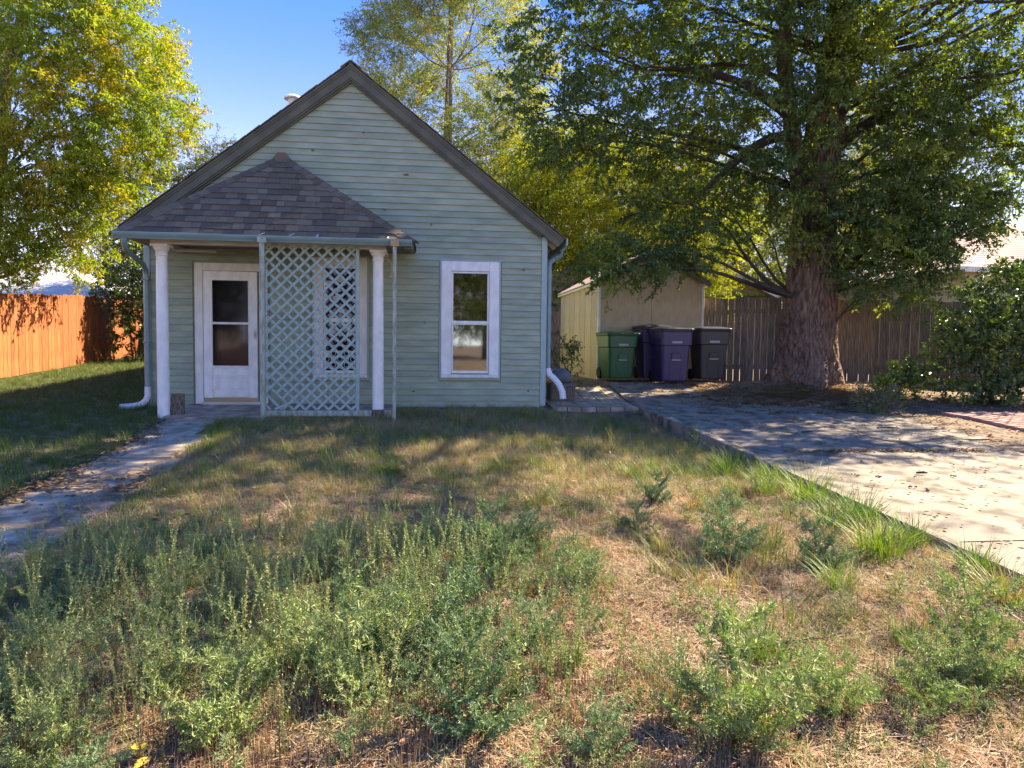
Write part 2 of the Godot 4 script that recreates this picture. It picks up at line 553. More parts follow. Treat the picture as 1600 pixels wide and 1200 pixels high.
func board(h: Node3D, x0: float, x1: float, y0: float, hgt: float, cut_l: bool, cut_r: bool) -> void:
	# lapped clapboard with slanted ends under the rake
	var y1 := y0 + hgt
	var l0 := x0
	var l1 := x0
	var r0 := x1
	var r1 := x1
	if cut_l:
		l0 = RX - (RY - 0.26 - y0) / RS
		l1 = RX - (RY - 0.26 - y1) / RS
	if cut_r:
		r0 = RX + (RY - 0.26 - y0) / RS
		r1 = RX + (RY - 0.26 - y1) / RS
	l0 = maxf(l0, x0); l1 = maxf(l1, x0); r0 = minf(r0, x1); r1 = minf(r1, x1)
	if l1 >= r1:
		l1 = (l0 + r0) * 0.5
		r1 = l1 + 0.002
	var zb := 0.026 + rr(-0.002, 0.002)
	var zt := 0.006
	var s0 := rr(-0.0018, 0.0018)
	var b := Mb.new()
	var a := [Vector3(l0, y0 + s0, 0), Vector3(r0, y0 - s0, 0), Vector3(r1, y1, 0), Vector3(l1, y1, 0)]
	var zz := [zb, zb, zt, zt]
	var f := []
	var k2 := []
	for k in 4:
		f.append(a[k] + Vector3(0, 0, zz[k]))
		k2.append(a[k] + Vector3(0, 0, -0.004))
	b.quad(f[0], f[1], f[2], f[3])
	b.quad(k2[1], k2[0], k2[3], k2[2])
	b.quad(k2[0], k2[1], f[1], f[0])
	b.quad(f[3], f[2], k2[2], k2[3])
	b.quad(k2[0], f[0], f[3], k2[3])
	b.quad(f[1], k2[1], k2[2], f[2])
	puts(h, "clapboard", b, M["siding%d" % (rng.randi() % 5)])

func frame4(parent: Node, called: String, x0: float, x1: float, y0: float, y1: float, w: float, z0: float, z1: float, mat: Material, wt := -1.0, wb := -1.0) -> void:
	if wt < 0: wt = w
	if wb < 0: wb = w
	boxat(parent, called, Vector3(x0, y0, z0), Vector3(x0 + w, y1, z1), mat)
	boxat(parent, called, Vector3(x1 - w, y0, z0), Vector3(x1, y1, z1), mat)
	if wt > 0: boxat(parent, called, Vector3(x0 + w + 0.001, y1 - wt, z0), Vector3(x1 - w - 0.001, y1, z1 - 0.001), mat)
	if wb > 0: boxat(parent, called, Vector3(x0 + w + 0.001, y0, z0), Vector3(x1 - w - 0.001, y0 + wb, z1 - 0.001), mat)

func build_house() -> void:
	var h := thing("house", "small sage green clapboard house with steep gable and hipped front porch", "house")
	# core walls
	var core := Mb.new()
	core.prism(PackedVector2Array([Vector2(WL + 0.02, -0.3), Vector2(WR - 0.02, -0.3), Vector2(WR - 0.02, under_roof(WR) + 0.12), Vector2(RX, RY - 0.09), Vector2(WL + 0.02, under_roof(WL) + 0.12)]), -9.5, -0.005)
	puts(h, "wall", core, M.siding1)
	boxat(h, "foundation", Vector3(WL + 0.01, -0.6, -9.49), Vector3(WR - 0.01, -0.012, 0.004), M.concrete_dim, 0.004)
	# clapboards, course by course round the openings
	var holes := [[0.25, 1.26, 0.35, 2.31], [-3.54, -2.38, -0.2, 2.19], [-1.75, -0.855, 0.345, 2.33]]
	var y := 0.0185 - 0.0985
	while y < 4.98:
		var hg := 0.1035
		var xl := WL + 0.075
		var xr := WR - 0.077
		var cut := y + hg > under_roof(WR)
		var y0 := y
		var seg := [[xl, xr]]
		for ho in holes:
			if y0 + 0.05 > ho[2] and y0 + 0.05 < ho[3]:
				var ns := []
				for s in seg:
					if ho[0] > s[0] and ho[1] < s[1]:
						ns.append([s[0], ho[0]]); ns.append([ho[1], s[1]])
					else:
						ns.append(s)
				seg = ns
		if y0 < 0.1 and y0 > -0.05:
			var t := []
			for s in seg:
				if s[1] - s[0] > 3.0:
					t.append([s[0], 1.243 + rr(-0.01, 0.01)]); t.append([1.246, s[1]])
				else:
					t.append(s)
			seg = t
		elif rng.randf() < 0.35:
			var t := []
			for s in seg:
				if s[1] - s[0] > 3.2 and not cut:
					var c := rr(s[0] + 0.9, s[1] - 0.9)
					t.append([s[0], c]); t.append([c + 0.002, s[1]])
				else:
					t.append(s)
			seg = t
		for s in seg:
			var x0: float = s[0]
			var x1: float = s[1]
			board(h, x0, x1, y0, hg, cut and x0 < -2.0, cut and x1 > 0.0)
		y += 0.0985
	# corner boards
	boxat(h, "corner_board", Vector3(WL - 0.022, -0.06, -0.07), Vector3(WL + 0.07, under_roof(WL) - 0.02, 0.026), M.corner)
	boxat(h, "corner_board", Vector3(WR - 0.072, -0.06, -0.07), Vector3(WR + 0.022, under_roof(WR) + 0.07, 0.026), M.corner)
	for k in 27:   # side wall courses, seen only from elsewhere
		var yy := -0.08 + k * 0.0985
		for sx in [WL, WR]:
			var b := Mb.new()
			b.box(Vector3(sx + (0.004 if sx > 0 else -0.004), yy + 0.05, -4.8), Vector3(0.02, 0.1, 9.4), 0.0, Basis(Vector3(0, 0, 1), 0.1 if sx > 0 else -0.1))
			puts(h, "side_board", b, M["siding%d" % (k % 3)])
	# roof decks, rake boards and shingle courses
	var run := 3.42
	for sx in [-1.0, 1.0]:
		var dir := Vector3(sx, -RS, 0).normalized()
		var nor := Vector3(sx * RS, 1, 0).normalized()
		var L := run / absf(dir.x)
		var bas := Basis(dir, nor, dir.cross(nor))
		var deck := Mb.new()
		deck.box(Vector3(RX, RY, -4.75) + dir * (L * 0.5) - nor * 0.045, Vector3(L, 0.05, 9.66), 0.0, bas)
		puts(h, "roof_deck", deck, M.soffit)
		# barge boards: crown, wide face, lower moulding
		for q in [[0.0, 0.03, 0.128, 0.028], [0.026, 0.034, 0.116, 0.03], [0.056, 0.108, 0.104, 0.024], [0.158, 0.032, 0.088, 0.06], [0.186, 0.032, 0.064, 0.045]]:
			var z1: float = q[2]
			var b := Mb.new()
			var back := Vector3(0, 0, -q[3])
			var p0: Vector3 = Vector3(RX, RY, z1) - nor * (q[0] + 0.012)
			var len_: float = L - (0.02 if q[2] > 0.1 else 0.34)
			# ends mitred at the ridge: vertical cut
			var p := []
			for tt in [0.0, len_]:
				for dd in [0.0, q[1]]:
					var pt: Vector3 = p0 + dir * tt - nor * dd
					if tt == 0.0:
						pt = Vector3(RX, RY - (q[0] + 0.012 + dd) / absf(nor.y), z1)
					p.append(pt)
			if sx > 0:
				b.quad(p[1], p[3], p[2], p[0]); b.quad(p[3] + back, p[1] + back, p[0] + back, p[2] + back)
				b.quad(p[0], p[2], p[2] + back, p[0] + back); b.quad(p[3], p[1], p[1] + back, p[3] + back); b.quad(p[2], p[3], p[3] + back, p[2] + back)
			else:
				b.quad(p[3], p[1], p[0], p[2]); b.quad(p[1] + back, p[3] + back, p[2] + back, p[0] + back)
				b.quad(p[2], p[0], p[0] + back, p[2] + back); b.quad(p[1], p[3], p[3] + back, p[1] + back); b.quad(p[3], p[2], p[2] + back, p[3] + back)
			puts(h, "barge_board", b, M.trim_dark)
		# soffit between wall and barge board
		var so := Mb.new()
		so.box(Vector3(RX, RY, 0.04) + dir * (L * 0.5) - nor * 0.09, Vector3(L - 0.06, 0.02, 0.07), 0.0, bas)
		puts(h, "soffit", so, M.trim_dark)
		# shingle courses
		var rows := int(L / 0.135)
		for r in rows + 1:
			var t := L - r * 0.135
			if t < 0.2:
				break
			var b := Mb.new()
			b.box(Vector3(RX, RY, -4.74 + rr(-0.006, 0.014)) + dir * (t - 0.07) + nor * (0.002 + rr(0, 0.004)), Vector3(0.19, 0.012, 9.76), 0.0, bas * Basis(Vector3(0, 0, 1), -0.045))
			puts(h, "shingle_course", b, M["shingle%d" % (rng.randi() % 4)])
		var cp := Mb.new()
		cp.box(Vector3(RX, RY, -4.73) + dir * 0.085 + nor * 0.02, Vector3(0.19, 0.014, 9.78), 0.003, bas)
		puts(h, "ridge_cap", cp, M.shingle1)
		# rafter tails and gutter on the eaves
		for k in 12:
			var b := Mb.new()
			b.box(Vector3(RX, RY, -0.3 - k * 0.6) + dir * (L - 0.22) - nor * 0.12, Vector3(0.4, 0.1, 0.045), 0.004, bas)
			puts(h, "rafter_tail", b, M.beam if k < 4 else M.soffit)
		var fb := Mb.new()
		var ex: float = RX + sx * (run + 0.01)
		var ey := RY - run * RS
		fb.box(Vector3(ex + sx * 0.01, ey - 0.05, -4.6), Vector3(0.022, 0.12, 9.5), 0.003)
		puts(h, "fascia", fb, M.corner)
	var rc := Mb.new()
	for k in 60:
		pass
	rc.tube(PackedVector3Array([Vector3(RX, RY - 0.02, 0.13), Vector3(RX, RY - 0.02, -9.45)]), PackedFloat32Array([0.04, 0.04]), 8)
	puts(h, "ridge_cap", rc, M.shingle1)
	# roof vent behind the left slope
	var v := Mb.new()
	v.lathe(PackedVector2Array([Vector2(0.0001, 0.42), Vector2(0.12, 0.40), Vector2(0.17, 0.36), Vector2(0.17, 0.335), Vector2(0.10, 0.33), Vector2(0.09, 0.26), Vector2(0.085, 0.25), Vector2(0.085, -0.5)]), 20, Vector3(-2.47, 4.50 + 0.72, -2.6))
	puts(h, "roof_vent", v, M.pvc, Transform3D(), "round metal roof vent with flat cap")
	# window on the right
	window(h, 0.285, 1.22, 0.40, 2.272, 0.16, M.pane, true)
	# window behind the lattice
	window(h, -1.712, -0.893, 0.39, 2.29, 0.145, M.pane_dark, false)
	# door
	frame4(h, "door_casing", -3.502, -2.42, -0.03, 2.15, 0.118, 0.0, 0.05, M.white_old, 0.118, 0.0)
	boxat(h, "door_sill", Vector3(-3.40, -0.045, 0.0), Vector3(-2.5, 0.006, 0.075), M.beam)
	var d := boxat(h, "door", Vector3(-3.380, 0.008, 0.0), Vector3(-2.572, 2.03, 0.016), M.white, 0.003, "white storm door with two dark glass panes")
	var dz := 0.016
	var dd := d.position
	var dn := Node3D.new()
	# door pieces are sub-parts of the door
	var sub := func(called: String, lo: Vector3, hi: Vector3, mat: Material, b := 0.003) -> void:
		put(d, called, box(hi - lo, b), mat, Transform3D(Basis(), (lo + hi) * 0.5 - dd))
	dn.free()
	sub.call("stile", Vector3(-3.379, 0.01, dz + 0.001), Vector3(-3.245, 2.028, dz + 0.022), M.white)
	sub.call("stile", Vector3(-2.706, 0.01, dz + 0.001), Vector3(-2.573, 2.028, dz + 0.022), M.white)
	sub.call("rail", Vector3(-3.244, 1.895, dz + 0.001), Vector3(-2.707, 2.028, dz + 0.021), M.white)
	sub.call("rail", Vector3(-3.244, 0.07, dz + 0.001), Vector3(-2.707, 0.555, dz + 0.021), M.white)
	for q in [[-3.262, -2.69, 0.537, 0.565], [-3.262, -2.69, 1.885, 1.91]]:
		sub.call("moulding", Vector3(q[0], q[2], dz + 0.02), Vector3(q[1], q[3], dz + 0.031), M.white)
	for q in [-3.262, -2.708]:
		sub.call("moulding", Vector3(q, 0.566, dz + 0.019), Vector3(q + 0.018, 1.884, dz + 0.030), M.white)
	sub.call("glass", Vector3(-3.245, 0.55, dz + 0.002), Vector3(-2.706, 1.215, dz + 0.008), M.pane_dark)
	sub.call("glass", Vector3(-3.245, 1.235, dz + 0.002), Vector3(-2.706, 1.90, dz + 0.007), M.pane_dark)
	sub.call("mid_rail", Vector3(-3.245, 1.208, dz + 0.003), Vector3(-2.706, 1.242, dz + 0.017), M.white)
	for q in [[-3.27, -2.70, 0.405, 0.418], [-3.27, -2.70, 0.20, 0.213], [-3.24, -2.73, 0.375, 0.383], [-3.24, -2.73, 0.235, 0.243]]:
		sub.call("panel_moulding", Vector3(q[0], q[2], dz + 0.02), Vector3(q[1], q[3], dz + 0.028), M.white)
	for q in [-3.27, -2.713]:
		sub.call("panel_moulding", Vector3(q, 0.214, dz + 0.0195), Vector3(q + 0.013, 0.404, dz + 0.0275), M.white)
	sub.call("kick_strip", Vector3(-3.375, 0.012, dz + 0.021), Vector3(-2.577, 0.062, dz + 0.027), M.brass)
	sub.call("handle", Vector3(-2.620, 0.985, dz + 0.022), Vector3(-2.592, 1.12, dz + 0.034), M.steel)
	sub.call("handle", Vector3(-2.616, 1.02, dz + 0.034), Vector3(-2.597, 1.085, dz + 0.06), M.brass)
	# paint chips and nail stains on the boards
	for q in [[0.02, 4.16, 0.05], [-0.28, 3.62, 0.10], [-0.62, 3.06, 0.045], [0.12, 2.85, 0.03], [1.62, 2.16, 0.05], [-0.1, 2.55, 0.03], [-1.72, 3.93, 0.04], [0.02, 1.28, 0.03], [-0.95, 4.25, 0.03], [1.72, 0.19, 0.03], [-0.15, 0.17, 0.04]]:
		var b := Mb.new()
		var pts := PackedVector2Array()
		for k in 7:
			var an := TAU * k / 7
			pts.append(Vector2(q[0] + cos(an) * q[2] * rr(0.3, 0.7), q[1] + sin(an) * 0.018 * rr(0.5, 1.2)))
		b.prism(pts, 0.012, 0.024)
		puts(h, "bare_chip", b, M.stump)
	for k in 34:
		var x := rr(-0.3, 1.85) if k < 22 else rr(-3.0, 0.8)
		var yc := 0.0185 + 0.0985 * (rng.randi() % (24 if k < 22 else 14) + (0 if k < 22 else 26)) + rr(0.0, 0.012)
		if yc + 0.05 > under_roof(x) or (x > 0.22 and x < 1.3 and yc > 0.3 and yc < 2.35): continue
		var b := Mb.new()
		var pts := PackedVector2Array()
		var wd := rr(0.008, 0.035)
		for q in 6:
			var an := TAU * q / 6
			pts.append(Vector2(x + cos(an) * wd * rr(0.4, 1.0), yc + 0.006 + sin(an) * 0.007 * rr(0.4, 1.2)))
		b.prism(pts, 0.015, 0.0275)
		puts(h, "bare_chip", b, M.stump if k % 3 == 0 else M.siding3)
	build_porch(h)

func window(h: Node3D, x0: float, x1: float, y0: float, y1: float, cw: float, glass: Material, right: bool) -> void:
	var w := Node3D.new()
	w.name = numbered(h, "window")
	h.add_child(w)
	w.set_meta("label", "tall white double hung window right of the porch" if right else "white window half hidden behind the lattice")
	frame4(w, "casing", x0, x1, y0 + 0.05, y1, cw, 0.0, 0.045, M.white_old if not right else M.white, cw * 0.97, 0.0)
	boxat(w, "sill", Vector3(x0 - 0.005, y0 - 0.003, 0.0), Vector3(x1 + 0.005, y0 + 0.05, 0.075), M.white_old)
	frame4(w, "drip_edge", x0 - 0.03, x1 + 0.03, y0 - 0.045, y1 + 0.03, 0.028, 0.0, 0.034, M.corner, 0.028, 0.04)
	var a0 := x0 + cw + 0.002
	var a1 := x1 - cw - 0.002
	var b0 := y0 + 0.07
	var b1 := y1 - cw
	var mid := b0 + (b1 - b0) * 0.505
	frame4(w, "sash", a0, a1, mid - 0.03, b1, 0.03, 0.004, 0.030, M.white, 0.03, 0.05)
	frame4(w, "sash", a0 + 0.003, a1 - 0.003, b0, mid - 0.005, 0.028, 0.006, 0.022, M.white, 0.04, 0.042)
	boxat(w, "pane", Vector3(a0 + 0.02, mid, 0.008), Vector3(a1 - 0.02, b1 - 0.02, 0.014), glass, 0.0)
	boxat(w, "pane", Vector3(a0 + 0.02, b0 + 0.02, 0.007), Vector3(a1 - 0.02, mid - 0.02, 0.0125), glass, 0.0)
	if not right:
		# lace café curtain: scallops and a lattice of threads, behind the lower sash
		var b := Mb.new()
		for k in 5:
			var cx := a0 + 0.05 + k * 0.1
			for q in 3:
				var ring := PackedVector3Array()
				var rad := PackedFloat32Array()
				for s in 9:
					var an := TAU * s / 8
					ring.append(Vector3(cx + cos(an) * 0.036, b0 + 0.13 + q * 0.09 + sin(an) * 0.036, 0.016))
					rad.append(0.006)
				b.tube(ring, rad, 5, false)
		for k in 5:
			b.box(Vector3((a0 + a1) * 0.5, b0 + 0.08 + k * 0.09, 0.0165), Vector3(a1 - a0 - 0.07, 0.012, 0.004))
		puts(w, "lace_curtain", b, M.lace)
		for k in 16:
			var cx := rr(a0 + 0.08, a1 - 0.08)
			var cy := rr(mid + 0.12, b1 - 0.2) if k < 10 else rr(mid - 0.28, mid - 0.08)
			var pts := PackedVector2Array()
			for s in 6:
				var an := TAU * s / 6
				pts.append(Vector2(cx + cos(an) * rr(0.02, 0.07), cy + sin(an) * rr(0.02, 0.05)))
			var t := Mb.new()
			t.prism(pts, 0.0145 + k * 0.0002, 0.0165 + k * 0.0002)
			puts(w, "lace_motif", t, M.lace)

func shingle_plane(h: Node3D, el: Vector3, er: Vector3, apex: Vector3, called: String, expo := 0.131, avg := 0.155) -> void:
	# rows of overlapping shingle tabs on a triangle whose eave runs from el to er
	var u := (er - el).normalized()
	var nor := u.cross(apex - el).normalized()
	var up := nor.cross(u)
	var H := (apex - el).dot(up)
	var W := (er - el).length()
	var ax := (apex - el).dot(u)
	var rows := int(H / expo)
	for r in rows:
		var t := r * expo
		var xl := ax * t / H
		var xr := W - (W - ax) * t / H
		var x := xl - rr(0.0, 0.15)
		while x < xr - 0.02:
			var w := avg * rr(0.62, 1.4)
			var a := maxf(x, xl)
			var e := minf(x + w - 0.003, xr)
			if e - a > 0.03:
				var thick := 0.013 if rng.randf() < 0.5 else 0.007
				var drop := rr(-0.006, 0.006)
				var b := Mb.new()
				var l := expo + 0.03
				var t2 := minf(t + l, H - 0.01)
				var xl2 := ax * t2 / H
				var xr2 := W - (W - ax) * t2 / H
				var p := [Vector2(maxf(a, xl), t + drop), Vector2(minf(e, xr), t + drop), Vector2(clampf(e, xl2, xr2), t2), Vector2(clampf(a, xl2, xr2), t2)]
				var q := []
				for k in 4:
					q.append(el + u * p[k].x + up * p[k].y + nor * (0.016 if k < 2 else 0.006))
					q.append(q[-1] + nor * (thick if k < 2 else 0.002))
				b.quad(q[1], q[3], q[5], q[7]); b.quad(q[0], q[2], q[3], q[1]); b.quad(q[2], q[4], q[5], q[3]); b.quad(q[6], q[0], q[1], q[7])
				puts(h, called, b, M["shingle%d" % (rng.randi() % 5)])
			x += w

func build_porch(h: Node3D) -> void:
	# slab and edging
	boxat(h, "porch_floor", Vector3(-2.26, -0.5, 0.006), Vector3(-0.45, -0.032, 1.15), M.concrete_dim, 0.012)
	var pf := Mb.new()   # the floor before the door slopes down to the walk
	pf.prism(PackedVector2Array([Vector2(0.006, -0.5), Vector2(1.19, -0.5), Vector2(1.19, -0.125), Vector2(0.006, -0.035)]), 2.263, 3.60, Transform3D(Basis(Vector3(0, 0, 1), Vector3(0, 1, 0), Vector3(-1, 0, 0)), Vector3.ZERO))
	puts(h, "porch_floor", pf, M.concrete_dim)
	boxat(h, "porch_edging", Vector3(-2.22, -0.115, 1.155), Vector3(-0.62, -0.035, 1.235), M.post_old, 0.008, "weathered timber edging below the lattice")
	# beam, ceiling, rafters
	boxat(h, "porch_beam", Vector3(-3.76, 2.285, 0.985), Vector3(-0.55, 2.37, 1.10), M.beam)
	boxat(h, "porch_beam", Vector3(-3.755, 2.29, 0.03), Vector3(-3.665, 2.368, 0.98), M.beam)
	boxat(h, "porch_beam", Vector3(-0.64, 2.29, 0.03), Vector3(-0.555, 2.368, 0.98), M.beam)
	boxat(h, "porch_ceiling", Vector3(-4.08, 2.372, 0.03), Vector3(-0.19, 2.392, 1.27), M.soffit)
	boxat(h, "brace_board", Vector3(-3.66, 2.27, 0.30), Vector3(-3.10, 2.31, 0.36), M.beam)
	# columns
	for q in [[-3.645, -0.17], [-0.656, -0.03]]:
		var c := Node3D.new()
		c.name = numbered(h, "porch_column")
		h.add_child(c)
		var b := Mb.new()
		var y0: float = q[1]
		b.lathe(PackedVector2Array([Vector2(0.083, y0), Vector2(0.083, y0 + 0.02), Vector2(0.081, 0.6), Vector2(0.078, 1.4), Vector2(0.074, 2.13)]), 28, Vector3(q[0], 0, 1.0))
		puts(c, "shaft", b, M.white)
		var k := Mb.new()
		k.lathe(PackedVector2Array([Vector2(0.074, 2.12), Vector2(0.082, 2.128), Vector2(0.082, 2.15), Vector2(0.076, 2.155), Vector2(0.076, 2.185), Vector2(0.09, 2.20), Vector2(0.108, 2.235), Vector2(0.108, 2.245)]), 28, Vector3(q[0], 0, 1.0))
		k.box(Vector3(q[0], 2.265, 1.0), Vector3(0.235, 0.038, 0.235), 0.004)
		puts(c, "capital", k, M.white)
	boxat(h, "column_block", Vector3(-0.75, -0.2, 0.93), Vector3(-0.56, -0.03, 1.24), M.stump, 0.015)
	# gutter with hangers
	var prof := PackedVector2Array([Vector2(0, 0), Vector2(0.072, 0.0), Vector2(0.082, 0.02), Vector2(0.098, 0.04), Vector2(0.110, 0.066), Vector2(0.112, 0.085), Vector2(0.106, 0.088), Vector2(0.104, 0.07), Vector2(0.090, 0.044), Vector2(0.074, 0.024), Vector2(0.066, 0.006), Vector2(0.006, 0.006), Vector2(0.006, 0.085), Vector2(0, 0.085)])
	var g := Mb.new()
	var xf := Transform3D(Basis(Vector3(0, 0, 1), Vector3(0, 1, 0), Vector3(-1, 0, 0)), Vector3(0, 2.308, 1.302))
	g.prism(prof, 0.165, 4.13, xf)
	for e in [0.163, 4.126]:
		g.prism(PackedVector2Array([Vector2(0, 0), Vector2(0.072, 0.0), Vector2(0.098, 0.04), Vector2(0.112, 0.086), Vector2(0, 0.086)]), e, e + 0.006, xf)
	puts(h, "porch_gutter", g, M.gutter)
	for x in [-2.235, -1.835, -1.465, -0.50]:
		var b := Mb.new()
		b.bar(Vector3(x, 2.398, 1.408), Vector3(x + (0.05 if x < -1.6 else 0.0), 2.455, 1.26), 0.018, 0.003)
		puts(h, "gutter_strap", b, M.pvc)
	# porch roof
	var el := Vector3(-4.17, 2.378, 1.32)
	var er := Vector3(-0.13, 2.378, 1.32)
	var apex := Vector3(-2.165, 3.80, 0.10)
	var wl := Vector3(-4.17, 2.378, 0.028)
	var wr := Vector3(-0.13, 2.378, 0.028)
	var ap2 := Vector3(-2.165, 3.80, 0.028)
	var dk := Mb.new()
	dk.tri(el, er, apex); dk.tri(wl, el, apex); dk.tri(wl, apex, ap2); dk.tri(er, wr, apex); dk.tri(wr, ap2, apex); dk.quad(wl, wr, er, el)
	dk.tri(wl, ap2, wr)
	puts(h, "porch_roof_deck", dk, M.soffit)
	shingle_plane(h, el, er, apex, "roof_shingle")
	shingle_plane(h, wl, el, Vector3(-2.165, 3.80, 0.05), "side_shingle", 0.131, 0.3)
	shingle_plane(h, er, wr, Vector3(-2.165, 3.80, 0.05), "side_shingle", 0.131, 0.3)
	# hip caps
	for e in [el, er]:
		var ev: Vector3 = e
		var d := (apex - ev)
		var L := d.length()
		d /= L
		var out := Vector3(0, 0, 1)
		var sidev := Vector3(-1 if ev.x < -2 else 1, 0, 0)
		var nf: Vector3 = (Vector3(1, 0, 0)).cross((apex - el)).normalized()
		var ns: Vector3 = (Vector3(0, 0, 1) if ev.x < -2 else Vector3(0, 0, -1)).cross(apex - ev).normalized()
		if nf.y < 0: nf = -nf
		if ns.y < 0: ns = -ns
		var fdir := nf.cross(d).normalized()      # lies in the front plane, away from the hip
		if fdir.dot(Vector3(-sidev.x, 0, 0)) < 0: fdir = -fdir
		var sdir := ns.cross(d).normalized()
		if sdir.dot(Vector3(0, 0, -1)) < 0: sdir = -sdir
		var nr := (nf + ns).normalized()
		var cnt := int(L / 0.145)
		for k in cnt + 1:
			var a := ev + d * (k * 0.145 - 0.02) + nr * 0.034
			var c := a + d * minf(0.2, L + 0.02 - k * 0.145) - nr * 0.012
			var wdt := 0.115
			var b := Mb.new()
			var lo := nr * -0.010
			b.quad(a, a + fdir * wdt, c + fdir * wdt, c); b.quad(a + sdir * wdt, a, c, c + sdir * wdt)
			b.quad(a + lo, a + fdir * wdt + lo, a + fdir * wdt, a)
			b.quad(a + sdir * wdt + lo, a + lo, a, a + sdir * wdt)
			b.quad(a + fdir * wdt + lo, c + fdir * wdt + lo, c + fdir * wdt, a + fdir * wdt)
			b.quad(c + sdir * wdt, c + sdir * wdt + lo, a + sdir * wdt + lo, a + sdir * wdt)
			puts(h, "hip_cap", b, M["shingle%d" % (rng.randi() % 4)])
	var tp := Mb.new()
	tp.prism(PackedVector2Array([Vector2(-0.16, -0.10), Vector2(0.16, -0.10), Vector2(0.06, 0.03), Vector2(-0.06, 0.03)]), 0.0, 0.16, at(-2.165, 3.81, 0.02))
	puts(h, "roof_peak_cap", tp, M.shingle2)
	# dark boxed end of the eave on the right
	boxat(h, "eave_return", Vector3(-0.30, 2.26, 0.9), Vector3(-0.15, 2.375, 1.28), M.trim_dark, 0.02)
	# downspout at the left corner
	var dp := Mb.new()
	var path := PackedVector3Array([Vector3(-4.0, 2.31, 1.36), Vector3(-4.0, 2.24, 1.35), Vector3(-4.03, 2.17, 1.22), Vector3(-4.17, 2.08, 0.25), Vector3(-4.19, 2.02, 0.12), Vector3(-4.195, 1.93, 0.075), Vector3(-4.195, 0.2, 0.075)])
	dp.tube(path, PackedFloat32Array([0.04, 0.04, 0.04, 0.04, 0.04, 0.04, 0.04]), 10)
	puts(h, "downspout", dp, M.gutter)
	for yy in [1.86, 0.9]:
		boxat(h, "downspout_strap", Vector3(-4.245, yy, 0.02), Vector3(-4.145, yy + 0.03, 0.118), M.gutter)
	corrugated(h, PackedVector3Array([Vector3(-4.195, 0.235, 0.075), Vector3(-4.195, 0.1, 0.075), Vector3(-4.215, 0.03, 0.085), Vector3(-4.28, -0.035, 0.10), Vector3(-4.38, -0.06, 0.11), Vector3(-4.58, -0.075, 0.12)]), 0.048, "white corrugated drain elbow at the left corner")
	# right gutter, downspout and elbow
	var rg := Mb.new()
	rg.prism(PackedVector2Array([Vector2(0, 0), Vector2(0.08, 0), Vector2(0.12, 0.09), Vector2(0, 0.09)]), -9.2, -0.42, Transform3D(Basis(), Vector3(2.30, 2.545, 0)))
	puts(h, "eave_gutter", rg, M.gutter)
	var rd := Mb.new()
	rd.tube(PackedVector3Array([Vector3(2.33, 2.55, -0.5), Vector3(2.32, 2.47, -0.48), Vector3(2.16, 2.38, -0.2), Vector3(2.065, 2.30, -0.08), Vector3(2.055, 2.2, -0.06), Vector3(2.055, 0.5, -0.06)]), PackedFloat32Array([0.045, 0.045, 0.045, 0.045, 0.045, 0.045]), 10)
	puts(h, "downspout", rd, M.gutter)
	corrugated(h, PackedVector3Array([Vector3(2.055, 0.54, -0.06), Vector3(2.07, 0.46, -0.02), Vector3(2.14, 0.40, 0.03), Vector3(2.22, 0.30, 0.08), Vector3(2.27, 0.18, 0.12), Vector3(2.28, 0.06, 0.14)]), 0.055, "white corrugated drain elbow at the right corner")
	# old bracket by the right column
	var br := Mb.new()
	br.tube(PackedVector3Array([Vector3(-0.585, 2.16, 1.0), Vector3(-0.53, 2.17, 1.0), Vector3(-0.475, 2.11, 1.0), Vector3(-0.46, 2.02, 1.0), Vector3(-0.465, 1.93, 1.0)]), PackedFloat32Array([0.012, 0.010, 0.010, 0.009, 0.008]), 6)
	br.box(Vector3(-0.462, 1.91, 1.0), Vector3(0.05, 0.06, 0.05), 0.01)
	puts(h, "bracket", br, M.rust, Transform3D(), "rusty curved bracket hanging by the right column")
	# trellis: posts are things that stand on the ground, lattice between them
	build_lattice()
	for q in [[-2.19, -0.2, "weathered square porch post with peeling paint left of the lattice"], [-0.402, -0.17, "thin rusty metal post right of the white column"]]:
		var p := thing("trellis_post", q[2], "post", Vector3(q[0], 0, 1.45), "posts in front of the porch gutter")
		var wd: float = 0.062 if q[0] < -1 else 0.05
		boxat(p, "shaft", Vector3(-wd * 0.5, q[1], -0.025), Vector3(wd * 0.5, 2.30, 0.025), M.post_old, 0.004)
		boxat(p, "cap", Vector3(-0.058, 2.285, -0.03), Vector3(0.058, 2.365, 0.035), M.rust if q[0] > -1 else M.post_old, 0.006)
	var s := thing("log_stump", "short sawn log standing beside the left porch column", "log", Vector3(-3.475, -0.115, 0.93))
	var rows := []
	for j in 6:
		var row := PackedVector3Array()
		for k in 26:
			var an := -TAU * k / 26
			var r := 0.088 * (1.0 + 0.07 * sin(an * 3.0 + 1.0) + 0.035 * sin(an * 11.0)) * (1.03 if j == 0 else 1.0)
			row.append(Vector3(cos(an) * r, 0.3 * j / 5.0, sin(an) * r))
		rows.append(row)
	var sb := Mb.new()
	sb.sheet(rows, true)
	puts(s, "bark", sb, M.stump)
	var st := Mb.new()
	for k in 26:
		st.tri(Vector3(0, 0.302, 0), rows[5][(k + 1) % 26], rows[5][k])
	puts(s, "sawn_top", st, M.pale_limb)

